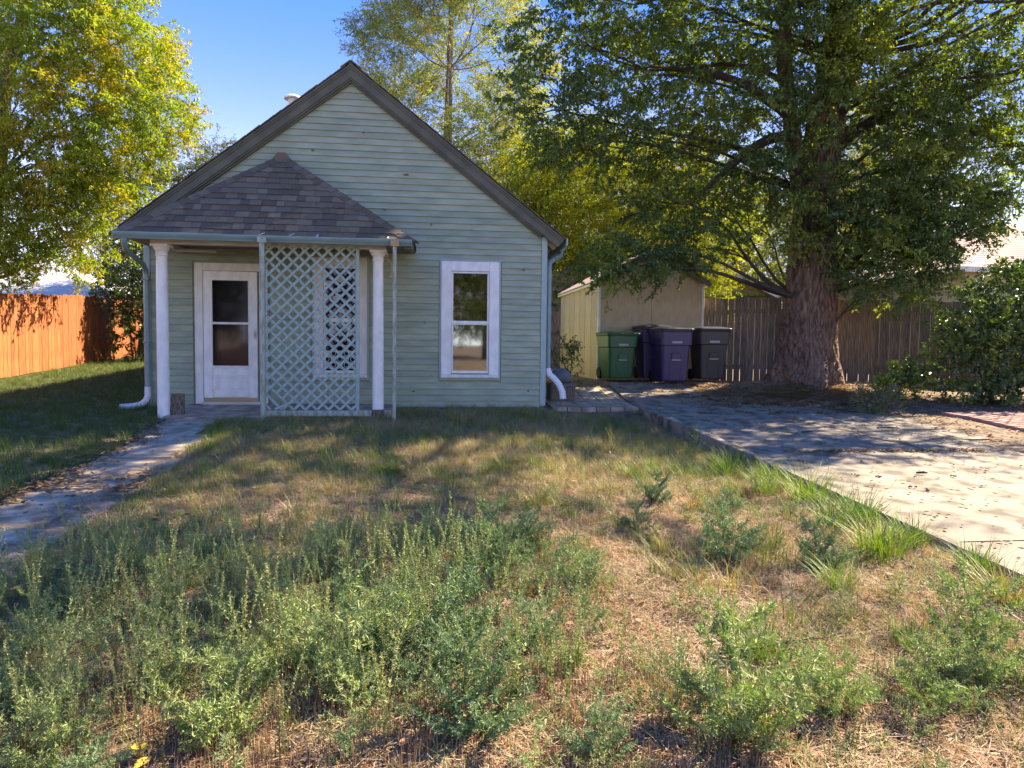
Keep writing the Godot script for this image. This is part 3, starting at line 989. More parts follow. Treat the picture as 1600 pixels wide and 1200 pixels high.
func corrugated(h: Node3D, p: PackedVector3Array, r: float, label: String) -> void:
	var c := Curve3D.new()
	for k in p.size():
		var t := (p[mini(k + 1, p.size() - 1)] - p[maxi(k - 1, 0)]) * 0.18
		c.add_point(p[k], -t, t)
	var L := c.get_baked_length()
	var path := PackedVector3Array()
	var rad := PackedFloat32Array()
	var cnt := int(L / 0.0065)
	for k in cnt + 1:
		path.append(c.sample_baked(L * k / cnt))
		rad.append(r + (0.0 if k % 4 < 2 else -0.007))
	var b := Mb.new()
	b.tube(path, rad, 14, false)
	puts(h, "drain_elbow", b, M.pvc, Transform3D(), label)

func build_lattice() -> void:
	var l := thing("lattice_panel", "pale green crossed slat lattice screening the porch window", "lattice", Vector3(0, 0, 1.1))
	var x0 := -2.24
	var x1 := -0.945
	var y0 := -0.03
	var y1 := 2.29
	boxat(l, "stile", Vector3(x0 - 0.03, y0 - 0.005, -0.015), Vector3(x0 + 0.02, y1 + 0.02, 0.03), M.lattice)
	boxat(l, "stile", Vector3(x1 - 0.02, y0 - 0.005, -0.015), Vector3(x1 + 0.03, y1, 0.03), M.lattice)
	var pitch := 0.162
	for layer in 2:
		var sg := 1.0 if layer == 0 else -1.0
		var c := -3.0
		while c < 6.0:
			# line: x = x0 + c + sg' * (y - y0)
			var pa := Vector2(x0 + c, y0) if layer == 0 else Vector2(x0 + c, y0)
			var dir := Vector2(sg, 1.0).normalized()
			var tmin := 0.0
			var tmax := 99.0
			# clip to the panel
			for ax in 2:
				var lo: float = [x0, y0][ax]
				var hi: float = [x1, y1 + 0.02][ax]
				var t0 := (lo - pa[ax]) / dir[ax]
				var t1 := (hi - pa[ax]) / dir[ax]
				tmin = maxf(tmin, minf(t0, t1))
				tmax = minf(tmax, maxf(t0, t1))
			if tmax - tmin > 0.03:
				var a := pa + dir * tmin
				var b := pa + dir * tmax
				if layer == 0 and c > -0.08 and c < 0.2:
					a += dir * 0.22   # one slat has lost its foot
				var m := Mb.new()
				var z := 0.012 if layer == 0 else 0.0
				var tw := rr(-0.006, 0.006)
				m.bar(Vector3(a.x, a.y, z), Vector3(b.x, b.y + tw, z), 0.036, 0.008, Vector3(0, 0, 1), 0.0015)
				puts(l, "slat", m, M.lattice)
			c += pitch + rr(-0.004, 0.004)
	var m := Mb.new()
	m.bar(Vector3(-2.10, -0.02, 0.03), Vector3(-1.82, 0.10, 0.028), 0.036, 0.008, Vector3(0, 0, 1), 0.0015)
	puts(l, "slat", m, M.lattice, Transform3D(), "loose slat slipped down at the foot")

# ------------------------------------------------------------------ other buildings
func build_shed() -> void:
	var s := thing("shed", "beige plywood garden shed with pinkish gable roof behind the bins", "shed")
	var x0 := 3.79
	var x1 := 6.16
	var zf := -3.6
	var zb := -7.9
	var y0 := 0.1
	var ye := 2.36
	var xm := (x0 + x1) * 0.5
	var yp := 3.02
	# front in two sheets
	var a := Mb.new()
	a.prism(PackedVector2Array([Vector2(x0, y0 + 0.06), Vector2(xm - 0.003, y0 + 0.06), Vector2(xm - 0.003, yp), Vector2(x0, ye)]), zf - 0.06, zf)
	puts(s, "front_panel", a, M.shed0)
	var b := Mb.new()
	b.prism(PackedVector2Array([Vector2(xm + 0.003, y0 + 0.06), Vector2(x1, y0 + 0.06), Vector2(x1, ye), Vector2(xm + 0.003, yp)]), zf - 0.061, zf - 0.001)
	puts(s, "front_panel", b, M.shed0)
	boxat(s, "wall", Vector3(x0 + 0.01, y0, zb), Vector3(x1, ye - 0.02, zf - 0.062), M.shed1, 0.0)
	boxat(s, "corner_trim", Vector3(x0 - 0.02, y0 + 0.05, zf - 0.05), Vector3(x0 + 0.035, ye - 0.01, zf + 0.015), M.white_old)
	boxat(s, "corner_trim", Vector3(x1 - 0.04, y0 + 0.05, zf - 0.05), Vector3(x1 + 0.015, ye - 0.01, zf + 0.015), M.white_old)
	for k in 7:
		var z1 := zf - 0.06 - k * 0.6
		boxat(s, "side_panel", Vector3(x0 - 0.018, y0 + 0.07, z1 - 0.575), Vector3(x0 + 0.008, ye - 0.02, z1 - 0.01), M["shed%d" % (k % 2)], 0.006)
	# roof
	for sx in [-1.0, 1.0]:
		var dir := Vector3(sx, -(yp - ye) / (xm - x0), 0).normalized()
		var nor := Vector3(-dir.y * sx, absf(dir.x), 0)
		var L := (xm - x0 + 0.09) / absf(dir.x)
		var bas := Basis(dir, nor, dir.cross(nor))
		var dk := Mb.new()
		dk.box(Vector3(xm, yp + 0.04, (zf + zb) * 0.5 + 0.06) + dir * L * 0.5, Vector3(L, 0.03, zf - zb + 0.22), 0.0, bas)
		puts(s, "roof_deck", dk, M.soffit)
		for r in 9:
			var t := L - r * 0.15
			if t < 0.1: break
			var c := Mb.new()
			c.box(Vector3(xm, yp + 0.064, (zf + zb) * 0.5 + 0.07) + dir * (t - 0.09), Vector3(0.2, 0.012, zf - zb + 0.26), 0.0, bas * Basis(Vector3(0, 0, 1), -0.05))
			puts(s, "shingle_course", c, M.pink_shingle)
		var fb := Mb.new()
		fb.box(Vector3(xm, yp + 0.0, zf + 0.165) + dir * L * 0.5, Vector3(L, 0.1, 0.02), 0.002, bas)
		puts(s, "rake_board", fb, M.trim_dark)
		boxat(s, "eave_board", Vector3(xm + sx * (xm - x0 + 0.075) - 0.01, ye - 0.065, zb - 0.05), Vector3(xm + sx * (xm - x0 + 0.075) + 0.01, ye + 0.0, zf + 0.15), M.white_old)

func hip_house(called: String, label: String, x0: float, x1: float, z0: float, z1: float, ye: float, yr: float, inset: float, wall: Material, roof: Material, base_y: float) -> Node3D:
	var h := thing(called, label, "house")
	boxat(h, "wall", Vector3(x0 + 0.4, base_y, z0 + 0.4), Vector3(x1 - 0.4, ye - 0.05, z1 - 0.4), wall, 0.0)
	var zm := (z0 + z1) * 0.5
	var a := Vector3(x0, ye, z1)
	var b := Vector3(x1, ye, z1)
	var c := Vector3(x1, ye, z0)
	var d := Vector3(x0, ye, z0)
	var p := Vector3(x0 + inset, yr, zm)
	var q := Vector3(x1 - inset, yr, zm)
	var m := Mb.new()
	m.quad(a, b, q, p); m.tri(b, c, q); m.quad(c, d, p, q); m.tri(d, a, p); m.quad(d, c, b, a)
	puts(h, "roof", m, roof)
	# shingle courses on the front slope
	var slope := (yr - ye) / (z1 - zm)
	var nrow := int((z1 - zm) / 0.2)
	for r in nrow:
		var t := float(r) / nrow
		var f := Mb.new()
		var xa := lerpf(x0, p.x, t) + 0.0
		var xb := lerpf(x1, q.x, t)
		var y := lerpf(ye, yr, t) + 0.012
		var z := lerpf(z1, zm, t)
		var y2 := lerpf(ye, yr, t + 1.0 / nrow) + 0.004
		var z2 := lerpf(z1, zm, t + 1.0 / nrow)
		f.quad(Vector3(xa, y, z + 0.01), Vector3(xb, y, z + 0.01), Vector3(xb, y2, z2), Vector3(xa, y2, z2))
		f.quad(Vector3(xa, y - 0.012, z + 0.01), Vector3(xb, y - 0.012, z + 0.01), Vector3(xb, y, z + 0.01), Vector3(xa, y, z + 0.01))
		puts(h, "shingle_course", f, roof)
	boxat(h, "fascia", Vector3(x0 - 0.02, ye - 0.16, z1 - 0.01), Vector3(x1 + 0.02, ye + 0.005, z1 + 0.05), M.white_old)
	boxat(h, "fascia", Vector3(x0 - 0.04, ye - 0.16, z0), Vector3(x0 - 0.005, ye + 0.004, z1 - 0.012), M.white_old)
	boxat(h, "fascia", Vector3(x1 + 0.005, ye - 0.16, z0), Vector3(x1 + 0.04, ye + 0.004, z1 - 0.012), M.white_old)
	return h

func house_window(h: Node3D, x: float, y: float, z: float, w: float, hh: float) -> void:
	frame4(h, "window_frame", x - w * 0.5, x + w * 0.5, y, y + hh, 0.07, z, z + 0.05, M.white)
	boxat(h, "pane", Vector3(x - w * 0.5 + 0.06, y + 0.06, z), Vector3(x + w * 0.5 - 0.06, y + hh - 0.06, z + 0.02), M.pane_dark, 0.0)
	boxat(h, "glazing_bar", Vector3(x - w * 0.5 + 0.06, y + hh * 0.5 - 0.02, z + 0.02), Vector3(x + w * 0.5 - 0.06, y + hh * 0.5 + 0.02, z + 0.04), M.white)

func build_neighbours() -> void:
	var l := hip_house("neighbour_house", "pale grey roofed house behind the orange fence on the left", -28.0, -12.2, -29.0, -18.0, 2.72, 4.7, 5.2, M.white_old, M.grey_shingle, 0.2)
	house_window(l, -16.0, 1.0, -18.39, 1.2, 1.1)
	var r := hip_house("neighbour_house", "house with pinkish tan shingle roof beyond the right shrub", 15.6, 27.0, -17.0, -7.6, 3.42, 5.6, 4.6, M.olive_wall, M.pink_shingle, 0.0)
	house_window(r, 18.4, 1.1, -7.99, 1.2, 1.2)
	# tan gabled house glimpsed between shed and tree
	var g := thing("gabled_house", "tan gabled house with pale eaves glimpsed between shed and big tree", "house")
	var x0 := 7.6
	var x1 := 13.3
	var xm := 10.3
	var m := Mb.new()
	m.prism(PackedVector2Array([Vector2(x0, 0.2), Vector2(x1, 0.2), Vector2(x1, 3.15), Vector2(xm, 4.45), Vector2(x0, 3.15)]), -22.0, -15.0)
	puts(g, "wall", m, M.tan_wall)
	for sx in [-1.0, 1.0]:
		var e := x1 if sx > 0 else x0
		var dir := Vector3(e - xm, -1.3, 0)
		var L := dir.length() + 0.45
		dir = dir.normalized()
		var nor := Vector3(-dir.y * sx, absf(dir.x), 0)
		var b := Mb.new()
		b.box(Vector3(xm, 4.5, -18.4) + dir * L * 0.5, Vector3(L, 0.14, 7.6), 0.0, Basis(dir, nor, dir.cross(nor)))
		puts(g, "roof", b, M.grey_shingle)
		var f := Mb.new()
		f.box(Vector3(xm, 4.46, -14.58) + dir * L * 0.5, Vector3(L, 0.2, 0.03), 0.0, Basis(dir, nor, dir.cross(nor)))
		puts(g, "rake_board", f, M.white)
	boxat(g, "beam", Vector3(x0, 2.9, -14.99), Vector3(x1, 3.0, -14.9), M.trim_dark)
	house_window(g, 11.8, 1.3, -14.995, 1.0, 1.1)
	var w := thing("garage", "white garage wall glimpsed between house corner and shed", "garage")
	boxat(w, "wall", Vector3(3.2, 0.2, -20.0), Vector3(8.6, 2.95, -14.0), M.white, 0.0)
	var gr := Mb.new()
	gr.prism(PackedVector2Array([Vector2(3.0, 2.93), Vector2(8.8, 2.93), Vector2(5.9, 4.0)]), -20.2, -13.8)
	puts(w, "roof", gr, M.grey_shingle)
	# far side of the street, seen only in the window glass
	var s := hip_house("street_house", "pale tan hip roofed house across the street, facing the yard", -34.0, -16.0, 46.0, 56.0, 2.6, 4.8, 4.4, M.tan_wall, M.grey_shingle, -0.8)
	for x in [-30.0, -25.0, -20.0]:
		frame4(s, "window_frame", x - 0.7, x + 0.7, 0.2, 1.6, 0.09, 46.33, 46.4, M.white)
		boxat(s, "pane", Vector3(x - 0.62, 0.28, 46.36), Vector3(x + 0.62, 1.52, 46.39), M.pane_dark, 0.0)

func build_fences() -> void:
	# stained cedar fence on the left
	var f := thing("cedar_fence", "bright orange stained cedar board fence along the left side yard", "fence")
	var z := 3.0
	while z > -12.0:
		var w := 0.138 + rr(-0.004, 0.004)
		var y0 := ground(-8.7, z) + 0.03
		var b := Mb.new()
		var top := plane_y(z) + 1.80 + rr(-0.03, 0.02)
		b.box(Vector3(-8.7 + rr(-0.004, 0.004), (y0 + top) * 0.5, z - w * 0.5), Vector3(0.019, top - y0, w - 0.006), 0.003, Basis(Vector3(1, 0, 0), rr(-0.006, 0.006)))
		puts(f, "board", b, M["cedar%d" % (rng.randi() % 4)])
		z -= w
	for yy in [0.35, 1.45]:
		var b := Mb.new()
		b.bar(Vector3(-8.735, plane_y(3.0) + yy, 3.0), Vector3(-8.735, plane_y(-12.0) + yy, -12.0), 0.04, 0.09)
		puts(f, "rail", b, M.cedar1)
	for k in 7:
		var zz := 2.9 - k * 2.44
		boxat(f, "fence_post", Vector3(-8.84, plane_y(zz) - 0.3, zz - 0.045), Vector3(-8.757, plane_y(zz) + 1.75, zz + 0.045), M.cedar1)
	# grey back fence
	var g := thing("back_fence", "grey weathered board fence far behind the house and shed", "fence")
	var x := -8.7
	while x < 16.0:
		var w := 0.14 + rr(-0.005, 0.005)
		boxat(g, "board", Vector3(x, 0.2, -12.1), Vector3(x + w - 0.008, 2.12 + rr(-0.02, 0.02), -12.08), M["greyboard%d" % (rng.randi() % 4)], 0.003)
		x += w
	for yy in [0.7, 1.8]:
		boxat(g, "rail", Vector3(-8.7, yy, -12.15), Vector3(16.0, yy + 0.09, -12.105), M.greyboard1, 0.003)
	# weathered fence behind the big tree
	var r := thing("board_fence", "weathered brown board fence behind the big tree trunk", "fence")
	var pts := [Vector2(6.24, -3.85), Vector2(7.7, -3.0), Vector2(13.6, -2.5)]
	for k in 2:
		var a: Vector2 = pts[k]
		var c: Vector2 = pts[k + 1]
		var L := a.distance_to(c)
		var d := (c - a) / L
		var t := 0.0
		while t < L:
			var w := 0.14 + rr(-0.005, 0.005) if k == 0 else 0.115 + rr(-0.02, 0.03)
			var p := a + d * (t + w * 0.5)
			var y0 := 0.12
			var top := 2.05 + rr(-0.025, 0.02) - (0.0 if k == 0 else 0.03)
			var off := 0.0 if k == 0 else (0.018 if int(t * 9.0) % 2 else 0.0)
			var b := Mb.new()
			b.box(Vector3(p.x - d.y * off, (y0 + top) * 0.5, p.y + off), Vector3(w - (0.012 if rng.randf() < 0.3 else 0.005), top - y0, 0.019), 0.003, Basis(Vector3.UP, -atan2(d.y, d.x)) * Basis(Vector3(0, 0, 1), rr(-0.008, 0.008)))
			puts(r, "board", b, M["greyboard%d" % (rng.randi() % 4)])
			t += w
		for yy in [0.55, 1.75]:
			var b := Mb.new()
			b.bar(Vector3(a.x, yy, a.y - 0.05), Vector3(c.x, yy, c.y - 0.05), 0.04, 0.09)
			puts(r, "rail", b, M.greyboard1)

# ------------------------------------------------------------------ wheeled bins
func ring(w: float, d: float, r: float, y: float, zoff := 0.0) -> PackedVector3Array:
	var row := PackedVector3Array()
	for c in 4:
		var sx: float = [1, -1, -1, 1][c]
		var sz: float = [-1, -1, 1, 1][c]
		for k in 5:
			var an := -PI * 0.5 * (k / 4.0) - PI * 0.5 * c
			# corners walked with y-up clockwise so that the sheet faces outward
			row.append(Vector3(sx * (w * 0.5 - r) + r * cos(PI * 0.5 * c + PI * 0.5 * k / 4.0), y, sz * (d * 0.5 - r) - r * sin(PI * 0.5 * c + PI * 0.5 * k / 4.0) + zoff))
	return row

func make_bin(label: String, x: float, z: float, yaw: float, body: Material, hgt: float, lid_up: bool) -> Node3D:
	var y := drive_y(z) + 0.012
	var o := thing("wheeled_bin", label, "trash bin", Vector3(x, y, z), "wheeled bins by the shed", yaw)
	var b := Mb.new()
	var H := hgt
	b.sheet([ring(0.5, 0.52, 0.06, 0.03), ring(0.52, 0.56, 0.06, 0.06), ring(0.60, 0.68, 0.07, H * 0.66)], true)
	b.sheet([ring(0.60, 0.68, 0.07, H * 0.66), ring(0.645, 0.74, 0.07, H * 0.675)], true)
	b.sheet([ring(0.645, 0.74, 0.07, H * 0.675), ring(0.665, 0.77, 0.07, H * 0.90)], true)
	b.sheet([ring(0.665, 0.77, 0.07, H * 0.90), ring(0.70, 0.81, 0.08, H * 0.905), ring(0.70, 0.81, 0.08, H * 0.935)], true)
	b.sheet([ring(0.70, 0.81, 0.08, H * 0.935), ring(0.1, 0.1, 0.04, H * 0.937)], true)
	puts(o, "body", b, body)
	var l := Mb.new()
	l.sheet([ring(0.70, 0.83, 0.08, H * 0.937, 0.01), ring(0.725, 0.85, 0.09, H * 0.94, 0.01), ring(0.725, 0.85, 0.09, H * 0.962, 0.01), ring(0.66, 0.78, 0.09, H * 0.978), ring(0.40, 0.5, 0.09, H * 1.0), ring(0.05, 0.06, 0.02, H * 1.003)], true)
	puts(o, "lid", l, M.bin_lid if body != M.bin_green else body)
	# recessed front panel with lifting bar
	var zf := 0.345
	var tilt := Basis(Vector3(1, 0, 0), 0.085)
	var f := Mb.new()
	f.box(Vector3(0, H * 0.46, zf - 0.02), Vector3(0.19, 0.16, 0.03), 0.008, tilt)
	f.box(Vector3(-0.115, H * 0.2, zf - 0.055), Vector3(0.022, H * 0.34, 0.02), 0.006, tilt * Basis(Vector3(0, 0, 1), 0.06))
	f.box(Vector3(0.115, H * 0.2, zf - 0.055), Vector3(0.022, H * 0.34, 0.02), 0.006, tilt * Basis(Vector3(0, 0, 1), -0.06))
	puts(o, "front_rib", f, body)
	put(o, "lifting_bar", box(Vector3(0.20, 0.018, 0.024), 0.006), M.steel, at(0, H * 0.405, zf - 0.012))
	var t := TextMesh.new()
	t.text = "DENVER"
	t.font = SystemFont.new()
	t.font.font_names = PackedStringArray(["Droid Sans"])
	t.font.font_weight = 700
	t.font_size = 64
	t.pixel_size = 0.00085
	t.depth = 0.003
	put(o, "lettering", t, M.print, at(0.0, H * 0.72, 0.378))
	var ax := Mb.new()
	for sx in [-0.26, 0.26]:
		ax.tube(PackedVector3Array([Vector3(sx - 0.03, 0.13, -0.31), Vector3(sx + 0.03, 0.13, -0.31)]), PackedFloat32Array([0.13, 0.13]), 18)
		var wm := Mb.new()
		wm.tube(PackedVector3Array([Vector3(sx - 0.03, 0.118, -0.33), Vector3(sx + 0.03, 0.118, -0.33)]), PackedFloat32Array([0.118, 0.118]), 18)
		puts(o, "wheel", wm, M.rubber)
	var hd := Mb.new()
	hd.tube(PackedVector3Array([Vector3(-0.25, H * 0.9, -0.40), Vector3(-0.25, H * 0.92, -0.46), Vector3(0.25, H * 0.92, -0.46), Vector3(0.25, H * 0.9, -0.40)]), PackedFloat32Array([0.016, 0.016, 0.016, 0.016]), 8)
	puts(o, "handle", hd, M.bin_lid)
	return o

func build_bins() -> void:
	make_bin("green wheeled bin nearest the shed's left corner, smallest of the bins", 4.03, -2.95, 0.1, M.bin_green, 0.99, false)
	make_bin("purple wheeled bin half hidden behind the other purple one", 4.86, -3.16, -0.05, M.bin_purple, 1.15, false)
	make_bin("purple wheeled bin in front, between the green and black ones", 5.0, -2.42, 0.02, M.bin_purple, 1.12, false)
	make_bin("black wheeled bin against the brown fence, rightmost of the bins", 5.93, -2.7, -0.06, M.bin_black, 1.12, false)

# ------------------------------------------------------------------ foliage
func add_leaf(b: Mb, p: Vector3, d: Vector3, side: Vector3, l: float, w: float, fold: float) -> void:
	var nn := side.cross(d).normalized()
	var m := p + d * l * 0.45
	var t := p + d * l - nn * l * 0.12
	b.tri(p, m + side * w * 0.5 + nn * fold * w, t)
	b.tri(p, t, m - side * w * 0.5 + nn * fold * w)

func rand_dir(r: RandomNumberGenerator) -> Vector3:
	var z := r.randf_range(-1, 1)
	var a := r.randf_range(0, TAU)
	var q := sqrt(1 - z * z)
	return Vector3(q * cos(a), z, q * sin(a))

# a leafy spray growing along +z with a few side twigs
func spray(seed_: int, length: float, leaves: int, leaf: float, ratio: float, droop: float) -> ArrayMesh:
	var r := RandomNumberGenerator.new()
	r.seed = seed_
	var b := Mb.new()
	b.colored = true
	var twigs := []
	var main := PackedVector3Array()
	for k in 5:
		var t := k / 4.0
		main.append(Vector3(0.05 * sin(t * 5.0 + seed_), -droop * t * t * length, t * length))
	twigs.append(main)
	for k in 5:
		var t := r.randf_range(0.15, 0.85)
		var o := main[int(t * 4)].lerp(main[mini(int(t * 4) + 1, 4)], fmod(t * 4, 1.0))
		var d := Vector3(r.randf_range(-1, 1), r.randf_range(-0.6, 0.5), r.randf_range(0.2, 0.9)).normalized()
		var L := length * r.randf_range(0.35, 0.6)
		twigs.append(PackedVector3Array([o, o + d * L * 0.5, o + d * L - Vector3(0, droop * L * 0.6, 0)]))
	for tw in twigs:
		b.col = Color(0.35, 0.25, 0.18)
		for k in tw.size() - 1:
			var a: Vector3 = tw[k]
			var c: Vector3 = tw[k + 1]
			b.tri(a + Vector3(0.004, 0, 0), a - Vector3(0.004, 0, 0), c)
			b.tri(a + Vector3(0, 0.004, 0), a - Vector3(0, 0.004, 0), c)
	for k in leaves:
		var tw: PackedVector3Array = twigs[r.randi() % twigs.size()]
		var s := r.randf() * (tw.size() - 1.001)
		var p := tw[int(s)].lerp(tw[int(s) + 1], fmod(s, 1.0))
		var ax := (tw[int(s) + 1] - tw[int(s)]).normalized()
		var d := (ax * r.randf_range(0.1, 0.8) + rand_dir(r) * 0.9 + Vector3(0, -0.35, 0)).normalized()
		var side := d.cross(Vector3.UP + rand_dir(r) * 0.7).normalized()
		var v := r.randf_range(0.72, 1.25)
		b.col = Color(v, v * r.randf_range(0.92, 1.05), v * r.randf_range(0.8, 1.1))
		var l := leaf * r.randf_range(0.65, 1.2)
		add_leaf(b, p, d, side, l, l * ratio, 0.18)
	return b.mesh()

func limb_tube(parent: Node, called: String, a: Vector3, e: Vector3, r0: float, r1: float, sag: float, mat: Material) -> PackedVector3Array:
	var path := PackedVector3Array()
	var rad := PackedFloat32Array()
	var N := 7
	var L := a.distance_to(e)
	var j1 := rand_dir(rng) * L * 0.07
	for k in N + 1:
		var t := float(k) / N
		path.append(a.lerp(e, t) + Vector3(0, sag * sin(t * PI), 0) + j1 * sin(t * TAU))
		rad.append(lerpf(r0, r1, pow(t, 0.8)))
	var b := Mb.new()
	b.tube(path, rad, 8 if r0 > 0.05 else 5)
	puts(parent, called, b, mat)
	return path

func lit(x: float, z: float) -> float:
	# how open the canopy stands towards the sun over this spot of ground
	if z > 11.0: return 0.5
	if z < -0.4: return 0.5 if x > 2.0 else 0.2
	if x > 3.5:
		if z > 4.4: return 0.84
		if z > 3.6: return 0.5
		return 0.24
	if z > 4.6:
		if x > 0.5: return 0.9
		if x > -1.5: return 0.72 if z > 7.2 else 0.5
		if z > 8.4: return 0.45
		return 0.24
	if x > 1.8: return 0.5 if z > 2.6 else 0.25
	if x > -1.5: return 0.45 if z > 3.0 else 0.25
	return 0.25

func sun_hole(p: Vector3) -> bool:
	if p.x > -8.6:
		var tf := (p.x + 8.7) / SUN.x
		var h := p - SUN * tf
		if h.y > 0.0 and h.y < 2.7 and h.z > -12.0 and h.z < 1.0:
			if h.z > -6.9 or h.z < -9.4:
				return rng.randf() < (0.99 if h.y < 1.75 else 0.7)
			return n2.get_noise_2d(h.z * 30.0, h.y * 12.0) > 0.22
	var ts := (p.y - 1.2) / SUN.y
	if ts > 0.8:
		var hs := p - SUN * ts
		if hs.x > 8.8 and hs.x < 13.0 and hs.z > -1.6 and hs.z < 0.6:
			return n2.get_noise_2d(hs.x * 30.0, hs.z * 30.0) < 0.3
	var t := (p.y + 0.35) / SUN.y
	var g := p - SUN * t
	if g.x > -8.7 and g.x < -7.0 and g.z > -7.0 and g.z < 9.0:
		return rng.randf() < 0.95
	if g.x < -9.0 or g.x > 10.0 or g.z < -2.6 or g.z > 11.0:
		return false
	var f := lit(g.x + 0.5 * n2.get_noise_2d(g.x * 9.0, g.z * 9.0), g.z + 0.6 * n2.get_noise_2d(g.x * 9.0 + 50.0, g.z * 9.0))
	var q := n2.get_noise_2d(g.x * 38.0, g.z * 38.0) * 0.75 + 0.5   # about 0..1
	return q < f

# pads: [centre, radii, sprays]; tones: [colour, weight] pairs in linear values
func tree(called: String, label: String, base: Vector3, trunk: Array, pads: Array, tones: Array, sprays: Array, bark: Material, limbmat: Material, opts := {}) -> Node3D:
	var o := thing(called, label, "tree", base, opts.get("group", ""))
	var tp := PackedVector3Array()
	for q in trunk:
		tp.append(q[0] - base)
	if opts.get("rugged", false):
		rugged_trunk(o, trunk, base, bark)
	else:
		var rad := PackedFloat32Array()
		for q in trunk:
			rad.append(q[1])
		var b := Mb.new()
		b.tube(tp, rad, 12)
		puts(o, "trunk", b, bark)
	var xfs := []
	var cols := []
	var which := []
	for k in sprays.size():
		xfs.append([]); cols.append([])
	for pd in pads:
		var c: Vector3 = pd[0]
		var rad: Vector3 = pd[1]
		var cnt: int = int(pd[2] * opts.get("dense", 2.2))
		# limb from the trunk
		var bi := 0
		var bd := 1e9
		for k in trunk.size():
			var q: Vector3 = trunk[k][0]
			var dd := q.distance_to(c) + 2.5 * maxf(0.0, q.y - c.y + 0.6)
			if k > 0 and dd < bd:
				bd = dd; bi = k
		var a: Vector3 = trunk[bi][0]
		var len_ := a.distance_to(c)
		var r0: float = minf(trunk[bi][1] * 0.55, 0.016 + len_ * opts.get("limb", 0.013))
		var path := limb_tube(o, "limb", a - base, c - base, r0, 0.012, len_ * opts.get("arch", 0.06), limbmat)
		for k in opts.get("twigs", 3):
			var s := path[4 + (k % 3)]
			var e := c - base + Vector3(rad.x * rr(-0.8, 0.8), rad.y * rr(-0.7, 0.7), rad.z * rr(-0.8, 0.8))
			limb_tube(o, "twig", s, e, maxf(0.012, r0 * 0.35), 0.006, 0.05, limbmat)
		for k in cnt:
			var d := rand_dir(rng)
			var t := pow(rng.randf(), 0.42)
			var p := c + d * t * rad
			if opts.get("holes", true) and sun_hole(p):
				continue
			var out := (d * Vector3(1, 0.5, 1) + Vector3(0, opts.get("lift", -0.12), 0) + rand_dir(rng) * 0.55 + (c - a).normalized() * 0.45).normalized()
			var up := Vector3.UP if absf(out.y) < 0.95 else Vector3.RIGHT
			var bas := Basis.looking_at(-out, up)
			bas = bas * Basis(Vector3(0, 0, 1), rr(-0.6, 0.6))
			var sc := rr(0.75, 1.25)
			var w := rng.randi() % sprays.size()
			xfs[w].append(Transform3D(bas.scaled(Vector3(sc, sc, sc)), p - base))
			var f := 0.5 + 0.5 * n3.get_noise_3d(p.x * 14.0, p.y * 14.0, p.z * 14.0) * 1.6 + rr(-0.22, 0.22)
			f = clampf(f, 0.0, 0.999) * (tones.size() - 1)
			var c0: Color = tones[int(f)]
			var c1: Color = tones[int(f) + 1]
			cols[w].append(c0.lerp(c1, fmod(f, 1.0)))
	for k in sprays.size():
		if xfs[k].size():
			many(o, "crown", sprays[k], opts.get("mat", M.leaf), xfs[k], cols[k]).set_meta("kind", "stuff")
	return o

func rugged_trunk(o: Node3D, trunk: Array, base: Vector3, bark: Material) -> void:
	# deep stringy bark: furrowed rings
	var rows := []
	var S_ := 96
	for i in trunk.size() - 1:
		var steps := 16
		for j in steps + (1 if i == trunk.size() - 2 else 0):
			var t := float(j) / steps
			var q0: Vector3 = trunk[i][0]
			var q1: Vector3 = trunk[i + 1][0]
			var c := q0.lerp(q1, t) - base
			var r: float = lerpf(trunk[i][1], trunk[i + 1][1], t)
			var y := c.y
			var row := PackedVector3Array()
			for k in S_:
				var an := -TAU * k / S_
				var fl := 0.0
				if y < 1.6:
					fl = pow(1.0 - clampf(y / 1.6, 0, 1), 2.0) * (0.12 + 0.2 * sin(an * 4.0 + 0.6) + 0.1 * sin(an * 7.0 + 2.0))
				var wob := n1.get_noise_2d(y * 14.0, 3.0) * 0.5
				var fur := n2.get_noise_3d(cos(an + wob) * 55.0, y * 5.0, sin(an + wob) * 55.0)
				fur = absf(fur)
				var lump := n2.get_noise_3d(cos(an) * 12.0, y * 7.0, sin(an) * 12.0)
				var rad := r * (1.0 + fl + 0.07 * lump) - r * 0.13 * (1.0 - minf(fur * 3.2, 1.0))
				row.append(c + Vector3(cos(an) * rad, 0, sin(an) * rad))
			rows.append(row)
	var b := Mb.new()
	b.sheet(rows, true)
	puts(o, "trunk", b, bark)

